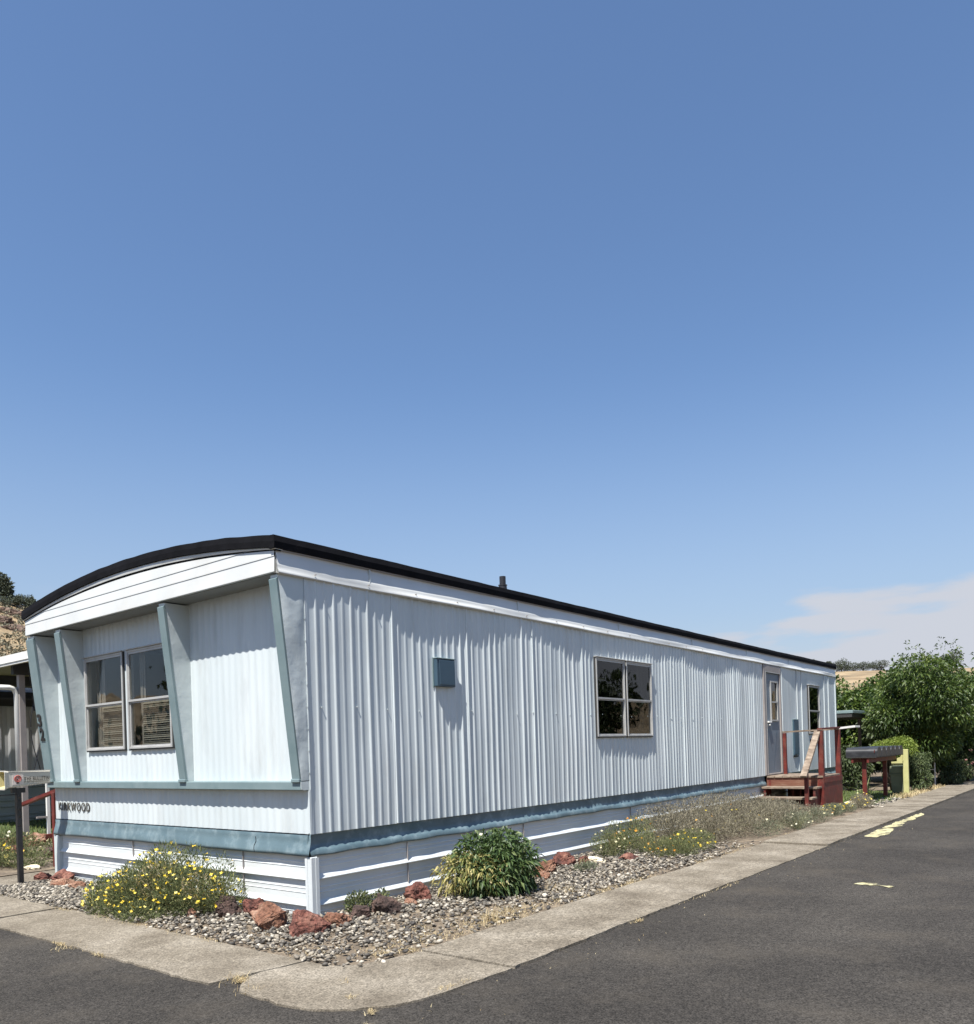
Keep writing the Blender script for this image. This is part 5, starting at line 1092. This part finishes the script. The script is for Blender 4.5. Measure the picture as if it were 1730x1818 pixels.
yaws = sorted(set(list(np.arange(-180, 180.1, 3)) + list(np.arange(4, 24, .5)) + list(np.arange(60, 80, .35)))); rs_ = sorted(set(list(np.linspace(52, 300, 46)) + list(np.linspace(110, 160, 22))))
V = []
for yw in yaws:
    a = math.radians(yw)
    for r in rs_: V.append((CAM.x + r * math.cos(a), CAM.y + r * math.sin(a), hill_z(yw, r)))
n = len(rs_); F_ = [(i * n + j, i * n + j + 1, (i + 1) * n + j + 1, (i + 1) * n + j) for i in range(len(yaws) - 1) for j in range(n - 1)]
tag(mesh_np('hills', np.array(V), np.array(F_)[:, ::-1], M['hill'], smooth=True), kind='structure')
def hill_pt(yaw, r):
    a = math.radians(yaw); return (CAM.x + r * math.cos(a), CAM.y + r * math.sin(a), hill_z(yaw, r))
def juniper(yaw, r, h, w, lb, seed, n=1500):
    x, y, z = hill_pt(yaw, r); bl = crown_blobs(x, y, z + h * .52, w * .5, w * .5, h * .48, 12, .55, seed)
    t = thing('juniper_tree', lb, 'tree', (x, y, z), 'junipers on the hills'); P, d = blobs(n, bl, .5); leafs(P, d + rng.normal(0, .5, P.shape), .11 * h, .06 * h, M['juniper'], 'crown', t, droop=0)
    b = MB(); b.tube([(x, y, z - .2), (x, y, z + h * .6)], [.06 * h, .02 * h], 7); b.build('trunk', M['bark'], t)
for k, (yw, r, h, w, lb) in enumerate([(68.75, 148, 4.6, 1.6, 'tallest juniper on the left ridge line'), (69.3, 149, 2.8, 1.7, 'juniper at the far left edge of the left ridge'), (68.25, 148, 2.0, 1.8, 'round dark juniper right of the tallest one on the left ridge'), (68.9, 145, 1.5, 2.4, 'broad dark juniper below the tallest one'),
        (67.5, 148, 2.4, 1.6, 'juniper left of the roof corner on the left ridge'), (67.1, 147, 1.9, 2.0, 'small juniper closest to the roof corner on the left ridge'), (67.8, 147, 2.2, 2.4, 'low juniper in the gap of the left ridge'),
        (14.25, 256, 3.6, 4.4, 'largest juniper on the tan hill beside the roof end'), (13.55, 257, 2.2, 3.2, 'second juniper on the tan ridge right of the roof end'), (12.95, 257, 2.4, 3.6, 'third juniper along the tan ridge'), (12.4, 257, 2.0, 3.2, 'fourth juniper along the tan ridge'), (11.9, 257, 2.6, 4, 'fifth juniper where the ridge meets the big tree'),
        (15.9, 257, 3.4, 1.2, 'thin little juniper peeking over the black roof edge'), (15.0, 257, 3.0, 2, 'small juniper just left of the roof end'), (13.9, 256, 1.4, 2.4, 'tiny low juniper between two larger ones on the ridge'), (8.0, 257, 4.5, 5, 'juniper on the ridge at the right edge of the photo')]):
    juniper(yw, r, h, w, lb, 200 + k)
P = []
for _ in range(520):
    yw = random.uniform(64.5, 73); r = random.uniform(75, 147); x, y, z = hill_pt(yw, r); P.append((x, y, z))
P = np.array(P); sz = rng.uniform(.35, 1.0, len(P)); reps = 22
Q = np.repeat(P, reps, 0) + rng.normal(0, 1, (len(P) * reps, 3)) * np.repeat(sz, reps)[:, None] * np.array([[.45, .45, .28]]) + np.array([[0, 0, .2]])
D = rng.normal(0, 1, Q.shape); D[:, 2] = abs(D[:, 2])
tag(leafs(Q, D, .42, .22, M['sage'], 'sagebrush', tint=rng.uniform(0, 1, len(Q)), droop=0), 'scattered grey green sagebrush on the left hillside', 'sagebrush', kind='stuff')
def outcrop(yaw, r, w, h, seed, lb):
    x, y, z = hill_pt(yaw, r); o_ = rock(x, y, w, h, M['hillrock'], lb, seed, z=z - h * .25, rot=math.radians(yaw - 90), depth=w * .5, cat='rock outcrop', name='rock_outcrop'); o_['group'] = 'rimrock outcrops on the left hill'
for k, (yw, r, w, h, lb) in enumerate([(68.9, 138, 3.4, 1.2, 'brown rock outcrop just below the tallest juniper'), (68.0, 138, 3.8, 1.3, 'reddish rock ledge left of the roof corner'), (67.35, 141, 3, 1.1, 'small rock ledge nearest the roof corner'), (68.5, 126, 4, 1.3, 'low rock outcrop in the middle of the left hillside'), (69.2, 128, 3.5, 1.4, 'rock outcrop at the left edge of the hillside')]):
    outcrop(yw, r, w, h, 300 + k * 7, lb)

# wood across the street, behind the photographer: the windows mirror it
wl_ = []
for yw, r, hh in [(-75, 60, 5), (-62, 46, 6), (-50, 52, 7.5), (-40, 44, 5.5), (-31, 55, 7), (-22, 62, 7), (-15, 75, 7), (104, 46, 4), (111, 42, 6.5), (122, 50, 3.6), (130, 52, 4), (138, 50, 4)]:
    a = math.radians(yw); wl_ += crown_blobs(CAM.x + r * math.cos(a), CAM.y + r * math.sin(a), hh * .5, hh * .45, hh * .45, hh * .5, 9, .5, int(yw + 200))
P, d = blobs(14000, wl_, .5)
tag(leafs(P, d + rng.normal(0, .5, P.shape), .7, .4, M['dark_leaf'], 'distant_wood', tint=rng.uniform(0, .7, len(P)), droop=.1), 'dark wood far across the street, mirrored in the window panes', 'wood', kind='stuff')
